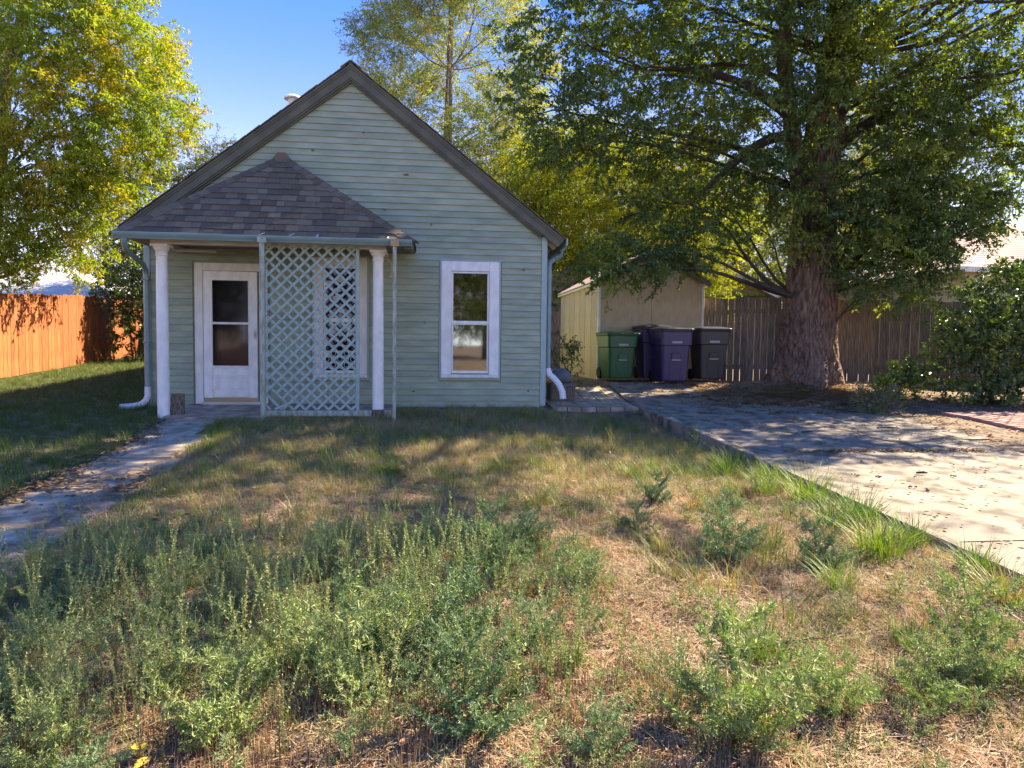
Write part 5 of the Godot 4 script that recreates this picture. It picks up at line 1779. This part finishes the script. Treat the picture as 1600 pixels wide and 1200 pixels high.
func build_lawn() -> void:
	var tf := []
	for k in 4:
		tf.append(tuft(500 + k, 16, 0.10, 0.0042, 0.05, 0.7))
	for k in 2:
		tf.append(tuft(520 + k, 18, 0.17, 0.0048, 0.06, 0.6, 3))
	var xf := []
	var co := []
	var xd := []
	var cd := []
	for k in tf.size():
		xf.append([]); co.append([])
	var add := func(x: float, z: float, tall: float) -> void:
		var g := lawn_tone(x, z)
		var y := ground(x, z)
		var green := rng.randf() < g * 0.85 + 0.04
		var c := Color(0.11, 0.155, 0.035).lerp(Color(0.20, 0.25, 0.05), rng.randf()) if green else Color(0.30, 0.225, 0.115).lerp(Color(0.42, 0.32, 0.165), rng.randf())
		if not green and x > 0.2 and z > 5.5 and rng.randf() < 0.55:
			c = Color(0.38, 0.19, 0.08).lerp(Color(0.46, 0.28, 0.14), rng.randf())
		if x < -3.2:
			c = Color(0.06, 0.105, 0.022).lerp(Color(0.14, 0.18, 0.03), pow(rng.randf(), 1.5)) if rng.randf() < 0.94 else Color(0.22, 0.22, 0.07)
		var w := rng.randi() % tf.size()
		var s := rr(0.65, 1.25) * tall
		if not green: s *= 0.85
		xf[w].append(Transform3D(Basis(Vector3.UP, rr(0, TAU)).scaled(Vector3(s, s * rr(0.8, 1.2), s)), Vector3(x, y, z)))
		co[w].append(c)
	for k in 22000:
		var x := rr(-2.82, 3.52)
		var z := rr(0.1, 9.9)
		if z < 1.3 and x < -0.45: continue
		if x < walk_r(z) + 0.03 * sin(z * 9.0): continue
		if x > 2.0 and z < 0.3: continue
		var dens := 0.95
		if x > 0.5 and z > 6.2:
			dens = 0.55 + 0.45 * sm(-0.15, 0.4, n1.get_noise_2d(x * 4.0 + 9.0, z * 4.0))
		elif z > 5.5:
			dens = 0.55
		if z > 9.0: dens *= 0.6
		if rng.randf() > dens: continue
		add.call(x, z, 1.0 if z < 5.0 else 0.85)
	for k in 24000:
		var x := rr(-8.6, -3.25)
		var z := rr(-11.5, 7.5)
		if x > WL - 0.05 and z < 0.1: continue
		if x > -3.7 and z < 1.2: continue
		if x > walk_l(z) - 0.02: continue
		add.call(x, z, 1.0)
	# taller grass in patches
	for k in 2600:
		var x := rr(-2.75, 3.5)
		var z := rr(0.6, 8.4)
		if n1.get_noise_2d(x * 4.5 - 20.0, z * 4.5) < 0.12: continue
		if z < 1.35 and x < -0.45: continue
		if x < walk_r(z) + 0.05: continue
		if x > 2.0 and z < 0.4: continue
		add.call(x, z, rr(1.2, 1.8))
	for k in 2600:
		var x := rr(-12.0, 3.5)
		var z := rr(9.5, 12.4)
		if x > -3.3 and x < -2.4: continue
		add.call(x, z, 0.9)
	var g := Node3D.new()
	g.name = "lawn_grass"
	add_child(g)
	tag(g, "thin lawn of mixed green and straw coloured grass", "grass", "", "stuff")
	for k in tf.size():
		var o := many(g, "blades", tf[k], M.grass, xf[k], co[k])
		o.set_meta("kind", "stuff")
	# straw lying over the bare soil
	var lt := [litter_tuft(540, 26, 0.07), litter_tuft(541, 26, 0.09), litter_tuft(542, 20, 0.05)]
	var s := Node3D.new()
	s.name = "straw_litter"
	add_child(s)
	tag(s, "flattened dry straw and stubble over the bare front lawn", "straw", "", "stuff")
	for w in 3:
		var a := []
		var c := []
		for k in 3600:
			var x := rr(-2.8, 3.5)
			var z := 3.0 + 7.0 * pow(rng.randf(), 0.6)
			a.append(Transform3D(Basis(Vector3.UP, rr(0, TAU)).scaled(Vector3.ONE * rr(0.7, 1.4)), Vector3(x, ground(x, z), z)))
			c.append(Color(0.32, 0.215, 0.125).lerp(Color(0.48, 0.37, 0.25), rng.randf()) if rng.randf() < 0.7 else Color(0.27, 0.13, 0.065))
		many(s, "straw", lt[w], M.dry, a, c).set_meta("kind", "stuff")
	# cut brown stubble at the near edge
	var sb := Mb.new()
	sb.colored = true
	var r2 := RandomNumberGenerator.new()
	r2.seed = 9
	for k in 9:
		var v := r2.randf_range(0.6, 1.3)
		sb.col = Color(v, v * 0.95, v * 0.9)
		blade(sb, Vector3(r2.randf_range(-0.05, 0.05), 0, r2.randf_range(-0.05, 0.05)), r2.randf() * TAU, r2.randf_range(0.05, 0.12), 0.005, 0.08, 1)
	var sx := []
	var sc := []
	for k in 1500:
		var x := rr(-2.2, 1.2)
		var z := rr(8.55, 9.7)
		if n1.get_noise_2d(x * 5.0, z * 5.0) < -0.2: continue
		sx.append(Transform3D(Basis(Vector3.UP, rr(0, TAU)), Vector3(x, ground(x, z), z)))
		sc.append(Color(0.26, 0.15, 0.085).lerp(Color(0.42, 0.28, 0.16), rng.randf()))
	var so := many(self, "stubble", sb.mesh(), M.dry, sx, sc)
	tag(so, "cut brown weed stubble along the nearest edge of the lawn", "stubble", "", "stuff")

func build_weeds() -> void:
	var kinds := []
	var bushy := []
	for k in 4:
		bushy.append(weed_mesh(640 + k, [0.42, 0.46, 0.4, 0.5][k], [40, 44, 36, 40][k], [0.25, 0.3, 0.2, 0.35][k], [0.030, 0.032, 0.028, 0.034][k], 0.8, 2.0, 2.2))
	for k in 6:
		kinds.append(weed_mesh(600 + k, [0.42, 0.5, 0.36, 0.58, 0.3, 0.46][k], [16, 18, 16, 14, 18, 20][k], [0.45, 0.5, 0.2, 0.55, 0.2, 0.3][k], [0.034, 0.031, 0.028, 0.032, 0.030, 0.040][k]))
	var tones := [Color(0.20, 0.26, 0.12), Color(0.24, 0.295, 0.13), Color(0.30, 0.35, 0.13), Color(0.17, 0.235, 0.11)]
	# the dense patch: one mass
	var xs := []
	var cs := []
	for k in 6:
		xs.append([]); cs.append([])
	for k in 2900:
		var x := rr(-2.9, 1.0)
		var z := rr(4.4, 9.35)
		if x < walk_r(z) + 0.12 + 0.4 * (1.0 - sm(5.6, 7.0, z)): continue
		var d := 0.5 + 0.9 * n1.get_noise_2d(x * 3.0 + 31.0, z * 3.0)
		d += 0.5 * sm(5.8, 7.4, z) - 0.55 * sm(-0.2, 0.9, x) - 0.9 * (1.0 - sm(5.8, 7.1, z))
		if z > 8.7: d -= 0.45 + 0.5 * sm(8.7, 9.3, z)
		if rng.randf() * 1.7 > d: continue
		var w := rng.randi() % 6
		var s := rr(0.34, 0.74) * lerpf(0.5, 0.92, sm(5.6, 7.8, z))
		xs[w].append(Transform3D(Basis(Vector3.UP, rr(0, TAU)).scaled(Vector3(s, s * rr(0.8, 1.15), s)), Vector3(x, ground(x, z) - 0.01, z)))
		var c: Color = tones[rng.randi() % 4]
		cs[w].append(c * rr(0.8, 1.15))
	for k in 280:
		var x := rr(0.5, 3.45)
		var z := rr(5.6, 9.5)
		var d := 0.35 + 1.1 * n1.get_noise_2d(x * 4.0 + 77.0, z * 4.0) + 0.3 * sm(7.8, 9.2, z) * sm(0.8, 1.6, x)
		if rng.randf() > d: continue
		var w := rng.randi() % 6
		var s := rr(0.2, 0.48)
		xs[w].append(Transform3D(Basis(Vector3.UP, rr(0, TAU)).scaled(Vector3(s * 1.3, s, s * 1.3)), Vector3(x, ground(x, z) - 0.01, z)))
		cs[w].append(Color(0.24, 0.28, 0.11).lerp(Color(0.36, 0.36, 0.12), rng.randf()) * rr(0.8, 1.1))
	var spk := []
	for k in 3:
		spk.append(spike_weed(680 + k, 0.56))
	var dead := spike_weed(690, 0.42, true)
	var xk := [[], [], [], []]
	var ck := [[], [], [], []]
	for k in 560:
		var x := rr(-2.9, 1.0)
		var z := rr(6.2, 9.1)
		if x < walk_r(z) + 0.15 + 0.4 * (1.0 - sm(5.6, 7.0, z)): continue
		if x > 0.5 and rng.randf() < 0.6: continue
		var w := rng.randi() % 3 if rng.randf() < 0.62 else 3
		var s := rr(0.55, 1.1) * lerpf(0.5, 0.95, sm(6.2, 8.2, z))
		xk[w].append(Transform3D(Basis(Vector3.UP, rr(0, TAU)).scaled(Vector3(s, s, s)), Vector3(x, ground(x, z) - 0.01, z)))
		ck[w].append(Color(0.27, 0.31, 0.13).lerp(Color(0.38, 0.38, 0.15), rng.randf()) if w < 3 else Color(0.30, 0.21, 0.12))
	for k in 160:
		var x := rr(0.6, 3.4)
		var z := rr(5.0, 9.4)
		var s := rr(0.25, 0.6)
		xk[3].append(Transform3D(Basis(Vector3.UP, rr(0, TAU)).scaled(Vector3(s, s, s)), Vector3(x, ground(x, z) - 0.01, z)))
		ck[3].append(Color(0.36, 0.2, 0.1).lerp(Color(0.42, 0.3, 0.16), rng.randf()))
	var patch := Node3D.new()
	patch.name = "weed_patch"
	add_child(patch)
	tag(patch, "dense bank of blue green weeds over the near left lawn", "weeds", "", "stuff")
	for w in 6:
		if xs[w].size():
			many(patch, "leaves", kinds[w][1], M.weed, xs[w], cs[w]).set_meta("kind", "stuff")
			many(patch, "stems", kinds[w][0], M.weed, xs[w], cs[w]).set_meta("kind", "stuff")
	for w in 4:
		many(patch, "flower_spikes" if w < 3 else "dead_stalks", spk[w] if w < 3 else dead, M.weed, xk[w], ck[w]).set_meta("kind", "stuff")
	# single weeds that stand apart
	var wm := []
	for t in [Color(0.15, 0.22, 0.11), Color(0.20, 0.27, 0.125), Color(0.29, 0.34, 0.12), Color(0.125, 0.19, 0.10)]:
		var m: StandardMaterial3D = M.weed.duplicate()
		var tc: Color = t
		m.albedo_color = tc.linear_to_srgb()
		wm.append(m)
	var stemm: StandardMaterial3D = M.weed.duplicate()
	stemm.albedo_color = S(0.20, 0.19, 0.09)
	var protos := []
	var put_weed := func(x: float, z: float, kind: int, sc: float, tone_: int, label: String, group: String) -> void:
		var o := thing("weed", label, "weed", Vector3(x, ground(x, z) - 0.01, z), group, rr(0, TAU))
		o.scale = Vector3.ONE * sc
		var km: Array = kinds[kind] if kind < 10 else bushy[kind - 10]
		put(o, "stem", km[0], stemm)
		put(o, "leaves", km[1], wm[tone_])
	for q in [
		[1.92, 7.25, 10, 1.0, 1, "bushy pale grey green weed on the straw, right of the lawn's middle"],
		[2.5, 7.4, 11, 0.75, 3, "bushy weed between the pale weed and the grass clumps by the kerb"],
		[1.55, 6.6, 12, 0.62, 3, "darker bushy weed just behind the pale grey green one"],
		[1.95, 5.85, 13, 0.62, 3, "dark shaded weed halfway up the lawn near the kerb"],
		[2.45, 6.15, 12, 0.55, 0, "small weed between the dark shaded weed and the kerb"],
		[1.18, 9.12, 13, 1.15, 2, "feathery yellow green weed at the bottom edge, right of centre"],
		[1.62, 9.0, 10, 0.75, 2, "leafy weed at the bottom edge beside the feathery one"],
		[2.05, 9.0, 12, 0.8, 2, "weed near the bottom right corner on the dry grass"],
		[2.45, 8.75, 11, 1.05, 2, "rightmost weed near the bottom right corner"],
		[0.52, 8.35, 12, 0.7, 0, "weed on the bare straw patch at the bottom centre"],
		[0.62, 9.2, 10, 0.6, 1, "small weed at the bottom edge, right of the tall spiked weeds"],
		[-0.25, 8.75, 3, 1.0, 2, "tall pale spiked weed at the bottom centre, tallest in front"],
		[-0.02, 8.55, 1, 1.0, 2, "spiked weed just right of the tallest one in front"],
		[-0.48, 8.7, 3, 0.85, 2, "leaning spiked weed left of the tallest one in front"],
		[0.2, 8.95, 11, 0.9, 1, "broad leafy weed at the bottom, under the spiked weeds"],
		[-0.75, 8.95, 13, 0.8, 2, "sunlit leafy weed at the bottom, left of the spiked weeds"],
		[0.15, 8.4, 11, 1.0, 1, "pale weed behind the broad leafy one at the bottom centre"],
		[-1.25, 9.05, 12, 0.75, 2, "sunlit pale weed at the bottom left corner"],
		[-1.05, 9.2, 10, 0.5, 1, "smaller sunlit weed right of the bottom left corner one"],
		[0.42, 7.3, 13, 0.95, 1, "pale spiky weed at the right edge of the weed bank"],
		[0.7, 7.0, 10, 0.8, 1, "leafy weed just past the right edge of the weed bank"],
		[3.2, 3.5, 3, 0.85, 0, "thin tall dry weed standing at the kerb"]]:
		put_weed.call(q[0], q[1], q[2], q[3], q[4], q[5], "single weeds on the front lawn")
	# grass clumps along the kerb
	var ct := []
	for k in 3:
		ct.append(tuft(700 + k, 150, 0.36, 0.0105, 0.13, 0.8, 4))
	var gm := []
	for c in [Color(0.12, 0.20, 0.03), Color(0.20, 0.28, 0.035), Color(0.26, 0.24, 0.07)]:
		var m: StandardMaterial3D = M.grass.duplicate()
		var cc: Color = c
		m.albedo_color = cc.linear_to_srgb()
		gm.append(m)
	for q in [
		[3.30, 4.35, 0, 0.85, 0, "dark grass clump at the kerb, farthest up the row"],
		[3.05, 4.75, 1, 0.8, 1, "bright grass clump beside the farthest one up the kerb"],
		[3.38, 5.0, 2, 0.72, 1, "small bright grass clump at the kerb between two larger ones"],
		[3.28, 5.9, 0, 1.05, 1, "large bright grass clump in the middle of the kerb row"],
		[3.05, 5.6, 1, 0.7, 1, "small clump left of the large one in the kerb row"],
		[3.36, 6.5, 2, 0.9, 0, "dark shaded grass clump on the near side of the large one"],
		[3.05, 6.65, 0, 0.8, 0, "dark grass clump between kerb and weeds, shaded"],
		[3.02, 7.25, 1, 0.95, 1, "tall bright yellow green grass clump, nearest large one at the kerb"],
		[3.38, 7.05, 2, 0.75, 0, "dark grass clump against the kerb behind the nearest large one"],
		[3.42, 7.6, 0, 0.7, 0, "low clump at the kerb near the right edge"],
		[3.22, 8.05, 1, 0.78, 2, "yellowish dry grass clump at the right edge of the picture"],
		[2.4, 7.75, 2, 0.62, 1, "small yellow green clump on the straw before the weeds"],
		[2.05, 4.9, 1, 0.55, 1, "small bright clump out on the lawn left of the kerb row"],
		[2.35, 4.5, 0, 0.5, 1, "second small bright clump out on the lawn, farther up"],
		[1.55, 8.55, 2, 0.62, 0, "narrow grass clump behind the feathery weed"],
		[2.35, 8.45, 0, 0.5, 0, "little grass clump near the bottom right corner"],
		[0.9, 5.9, 1, 0.6, 2, "yellowish clump in the middle of the lawn"],
		[-0.3, 4.7, 0, 0.5, 1, "bright clump in the middle of the lawn, on the sunny patch"],
		[-3.55, 5.3, 1, 0.6, 0, "clump at the left edge of the walk"]]:
		var o := thing("grass_clump", q[5], "grass clump", Vector3(q[0], ground(q[0], q[1]) - 0.01, q[1]), "grass clumps on the lawn and along the kerb", rr(0, TAU))
		o.scale = Vector3.ONE * q[3] * 1.15
		put(o, "blades", ct[q[2]], gm[q[4]])

func build_litter() -> void:
	# fallen leaves
	var lm := []
	for k in 3:
		var b := Mb.new()
		var cup: float = [0.25, 0.5, 0.1][k]
		for s in 4:
			var t0 := s / 4.0
			var t1 := (s + 1) / 4.0
			var w0 := 0.018 * sin(t0 * PI) + 0.001
			var w1 := 0.018 * sin(t1 * PI) + 0.001
			var a := Vector3(0, 0.004 + 0.02 * cup * t0 * t0, t0 * 0.055 - 0.027)
			var c := Vector3(0, 0.004 + 0.02 * cup * t1 * t1, t1 * 0.055 - 0.027)
			b.quad(a, a + Vector3(w0, w0 * cup, 0), c + Vector3(w1, w1 * cup, 0), c)
			b.quad(a - Vector3(w0, -w0 * cup, 0), a, c, c - Vector3(w1, -w1 * cup, 0))
		lm.append(b.mesh())
	var cols := [Color(0.23, 0.11, 0.05), Color(0.16, 0.085, 0.042), Color(0.32, 0.17, 0.075), Color(0.12, 0.07, 0.04), Color(0.40, 0.26, 0.07), Color(0.24, 0.165, 0.10)]
	var xf := [[], [], []]
	var co := [[], [], []]
	var add := func(x: float, z: float, y: float, s := 1.0) -> void:
		var w := rng.randi() % 3
		var sc := rr(0.6, 1.25) * s
		xf[w].append(Transform3D((Basis(Vector3.UP, rr(0, TAU)) * Basis(Vector3(1, 0, 0), rr(-0.35, 0.35))).scaled(Vector3.ONE * sc), Vector3(x, y + 0.006, z)))
		co[w].append(cols[rng.randi() % 6])
	for k in 1500:   # along the walk's left edge
		var z := rr(1.4, 8.0)
		var x := walk_l(z) - 0.05 + 0.13 * rng.randfn() + 0.05 * sin(z * 3.0)
		add.call(x, z, maxf(ground(x, z), plane_y(z) + 0.02 if x > walk_l(z) else -9.0))
	for k in 260:
		var z := 5.0 + 0.25 * rng.randfn()
		var x := rr(-3.4, -2.4)
		add.call(x, z, plane_y(z) + 0.03)
	for k in 120:
		var z := rr(1.3, 8.0)
		var x := rr(-3.3, -2.5)
		add.call(x, z, plane_y(z) + 0.024, 0.8)
	for k in 1300:   # driveway
		var z := rr(-0.7, 9.0)
		var x := rr(3.75, 7.1)
		if rng.randf() < 0.45 * sm(3.0, 6.0, z): continue
		add.call(x, z, drive_y(z) + 0.004, 0.75)
	for k in 1500:   # joints
		var j: float = [0.6, 3.78][k % 2]
		var z := j + 0.05 * rng.randfn()
		var x := rr(4.2, 7.1)
		if n1.get_noise_2d(x * 6.0, j) < -0.1: continue
		add.call(x, z, drive_y(z) + 0.004, 0.7)
	for k in 2600:  # bed round the big tree
		var x := 6.9 + 1.3 * rng.randfn()
		var z := -0.95 + 0.55 * rng.randfn()
		if x < 4.6 or x > 11.0: continue
		add.call(x, z, maxf(ground(x, z), drive_y(z) + 0.004 if x < 7.1 and z > -0.75 else -9.0), 0.9)
	for k in 1500:  # strip right of the driveway
		var x := rr(7.3, 11.5)
		var z := rr(-0.6, 3.4)
		if x > 8.5 and z > 0.7 and z < 2.8 and rng.randf() < 0.85: continue
		add.call(x, z, ground(x, z))
	for k in 700:   # by the bins and shed
		var x := rr(2.2, 6.4)
		var z := -2.2 + 0.6 * rng.randfn()
		add.call(x, z, maxf(ground(x, z), drive_y(z) + 0.004 if x > 3.67 and x < 5.2 else -9.0), 0.9)
	for k in 46:
		var u := rr(0.05, 0.95)
		var v := rr(0.0, 0.75) * (1.0 - absf(u - 0.5) * 1.7)
		if v < 0.0: continue
		add.call(lerpf(-4.1, -0.2, u), lerpf(1.33, 0.2, v), lerpf(2.405, 3.74, v) + 0.005, 0.7)
	for k in 420:   # lawn
		var x := rr(-2.7, 3.5)
		var z := rr(2.0, 9.6)
		add.call(x, z, ground(x, z) + rr(0.0, 0.03))
	var l := Node3D.new()
	l.name = "fallen_leaves"
	add_child(l)
	tag(l, "scattered brown and tan fallen leaves on walk, driveway and beds", "leaves", "", "stuff")
	for k in 3:
		many(l, "leaf", lm[k], M.dry, xf[k], co[k]).set_meta("kind", "stuff")
	# pale straw heap at the foot of the big tree
	var lt := litter_tuft(800, 30, 0.16)
	var a := []
	var c := []
	for k in 1500:
		var x := 7.2 + 0.95 * rng.randfn()
		var z := -1.2 + 0.42 * rng.randfn()
		a.append(Transform3D(Basis(Vector3.UP, rr(0, TAU)).scaled(Vector3.ONE * rr(0.7, 1.3)), Vector3(x, ground(x, z) + rr(0, 0.05), z)))
		c.append(Color(0.66, 0.48, 0.28).lerp(Color(0.42, 0.28, 0.16), rng.randf()))
	var o := many(self, "straw_heap", lt, M.dry, a, c)
	tag(o, "heap of dry straw and bark shreds at the big tree's foot", "straw", "", "stuff")
	# single big yellow leaves and pale sticks on the lawn
	var ym: StandardMaterial3D = M.dry.duplicate()
	ym.albedo_color = S(0.62, 0.40, 0.05)
	for q in [[-0.98, 9.02, 1.5, "yellow leaf on the brown stubble at the bottom left"], [-0.93, 9.1, 1.2, "smaller yellow leaf beside the one on the stubble"], [1.72, 8.72, 1.1, "yellow leaf caught in the weeds at the bottom right"]]:
		var o3 := put(self, "yellow_leaf", lm[1], ym, Transform3D((Basis(Vector3.UP, rr(0, TAU)) * Basis(Vector3(1, 0, 0), 0.3)).scaled(Vector3.ONE * q[2]), Vector3(q[0], ground(q[0], q[1]) + 0.035, q[1])))
		tag(o3, q[3], "leaf", "yellow leaves on the lawn")
	for q in [[2.75, 5.15, 0.42, 0.5, "pale dry stick lying by the grass clumps at the kerb"], [1.6, 8.5, 0.6, 0.1, "thin dark stick lying across the dry lawn at the right"], [1.05, 7.2, 0.3, 1.2, "short bare twig on the straw right of the weed bank"]]:
		var b := Mb.new()
		var L: float = q[2]
		b.tube(PackedVector3Array([Vector3(-L * 0.5, 0.0, 0.0), Vector3(-L * 0.1, 0.02, 0.02), Vector3(L * 0.2, 0.025, -0.01), Vector3(L * 0.5, 0.045, 0.03)]), PackedFloat32Array([0.006, 0.005, 0.004, 0.002]), 6)
		b.tube(PackedVector3Array([Vector3(L * 0.1, 0.022, 0.0), Vector3(L * 0.28, 0.05, 0.07)]), PackedFloat32Array([0.003, 0.0015]), 5)
		var o4 := puts(self, "stick", b, M.pale_limb if L == 0.42 else M.limb, Transform3D(Basis(Vector3.UP, q[3]), Vector3(q[0], ground(q[0], q[1]) + 0.03, q[1])))
		tag(o4, q[4], "stick", "sticks on the lawn")
	# dark clods and twigs on the driveway
	for q in [[5.05, 4.95, 0.11, "dark twig on the driveway in the sun"], [6.6, 2.2, 0.34, "dark stick lying across the shaded driveway"], [5.2, 2.5, 0.16, "short dark stick on the driveway's shaded left half"]]:
		var t := thing("twig", q[3], "twig", Vector3(q[0], drive_y(q[1]) + 0.018, q[1]), "twigs on the driveway")
		var b := Mb.new()
		b.tube(PackedVector3Array([Vector3(-q[2] * 0.5, 0, 0), Vector3(0, 0.008, 0.03), Vector3(q[2] * 0.5, 0, 0.02)]), PackedFloat32Array([0.012, 0.015, 0.006]), 6)
		puts(t, "stick", b, M.limb)
	for q in [[4.55, 5.5, "nearest dark dirt clod on the sunny driveway"], [4.62, 5.62, "small dirt clod touching the nearest one on the driveway"], [4.3, 5.0, "dirt clod closest to the kerb, on the sunny driveway"], [4.5, 5.05, "dirt clod in the middle of the three behind the nearest ones"], [5.3, 5.1, "dirt clod farthest right on the sunny driveway"], [4.95, 1.7, "dirt clod alone on the shaded upper driveway, right one"], [4.2, 1.4, "dirt clod on the shaded upper driveway nearest the kerb"]]:
		var b := Mb.new()
		for j in 5:
			b.box(Vector3(rr(-0.03, 0.03), rr(0.005, 0.015), rr(-0.03, 0.03)), Vector3(rr(0.012, 0.028), 0.014, rr(0.012, 0.024)), 0.006, Basis(Vector3.UP, rr(0, 3)))
		var o2 := puts(self, "dirt_clod", b, M.mulch, at(q[0], drive_y(q[1]) + 0.005, q[1]))
		tag(o2, q[2], "dirt clod", "dirt clods on the driveway")
	# grey stone by the house corner, flat stone in the lawn, pale stick
	var s := Mb.new()
	var rows := []
	for j in 7:
		var row := PackedVector3Array()
		var ph := PI * (0.02 + 0.96 * j / 6.0) - PI * 0.5
		for k in 16:
			var an := -TAU * k / 16
			row.append(Vector3(cos(an) * cos(ph) * 0.19, sin(ph) * 0.13, sin(an) * cos(ph) * 0.13) * (1.0 + 0.12 * sin(an * 3.0 + j)))
		rows.append(row)
	s.sheet(rows, true)
	tag(puts(self, "grey_stone", s, M.stone, at(2.42, 0.40, -0.75)), "rounded dark grey stone behind the right drain elbow", "stone")
	boxat(self, "stone_plinth", Vector3(2.2, -0.2, -0.95), Vector3(2.65, 0.28, -0.58), M.stump, 0.03)
	tag(get_node("stone_plinth"), "low dark block under the rounded grey stone", "block")

# ------------------------------------------------------------------ main
func _ready() -> void:
	rng.seed = 20240917
	n1.seed = 3; n1.noise_type = FastNoiseLite.TYPE_SIMPLEX_SMOOTH; n1.frequency = 0.3; n1.fractal_octaves = 3
	n2.seed = 5; n2.noise_type = FastNoiseLite.TYPE_SIMPLEX_SMOOTH; n2.frequency = 0.05; n2.fractal_octaves = 3
	n3.seed = 8; n3.noise_type = FastNoiseLite.TYPE_SIMPLEX_SMOOTH; n3.frequency = 0.05; n3.fractal_octaves = 2
	# camera
	var cam := Camera3D.new()
	cam.name = "camera"
	var yaw := deg_to_rad(-7.1515)
	var pitch := deg_to_rad(-2.9716)
	var roll := deg_to_rad(0.6357)
	cam.transform = Transform3D(Basis(Vector3.UP, yaw) * Basis(Vector3.RIGHT, pitch) * Basis(Vector3.BACK, roll), Vector3(0, 0.9023, 11.564))
	cam.fov = 56.83
	cam.near = 0.05
	cam.far = 2000.0
	cam.current = true
	add_child(cam)
	# sky, sun, exposure
	var sky := ProceduralSkyMaterial.new()
	sky.sky_top_color = S(0.018, 0.078, 0.29)
	sky.sky_horizon_color = S(0.85, 0.83, 0.77)
	sky.sky_curve = 0.09
	sky.ground_horizon_color = S(0.35, 0.35, 0.33)
	sky.ground_bottom_color = S(0.2, 0.19, 0.17)
	sky.sun_angle_max = 30.0
	sky.sun_curve = 0.12
	sky.sky_energy_multiplier = 1.0
	var env := Environment.new()
	env.background_mode = Environment.BG_SKY
	env.sky = Sky.new()
	env.sky.sky_material = sky
	env.tonemap_mode = Environment.TONE_MAPPER_LINEAR
	env.tonemap_exposure = 4.8
	env.sdfgi_enabled = true
	env.ssao_enabled = true
	env.ssil_enabled = true
	var we := WorldEnvironment.new()
	we.name = "environment"
	we.environment = env
	add_child(we)
	var sun := DirectionalLight3D.new()
	sun.name = "sun"
	sun.light_color = Color(1.0, 0.93, 0.80)
	sun.light_energy = 1.5
	sun.light_angular_distance = 0.5
	sun.shadow_enabled = true
	sun.look_at_from_position(Vector3.ZERO, -SUN, Vector3.UP)
	add_child(sun)
	make_materials()
	build_ground()
	build_paving()
	build_house()
	build_shed()
	build_fences()
	build_neighbours()
	build_trees()
	build_bins()
	build_lawn()
	build_weeds()
	build_litter()
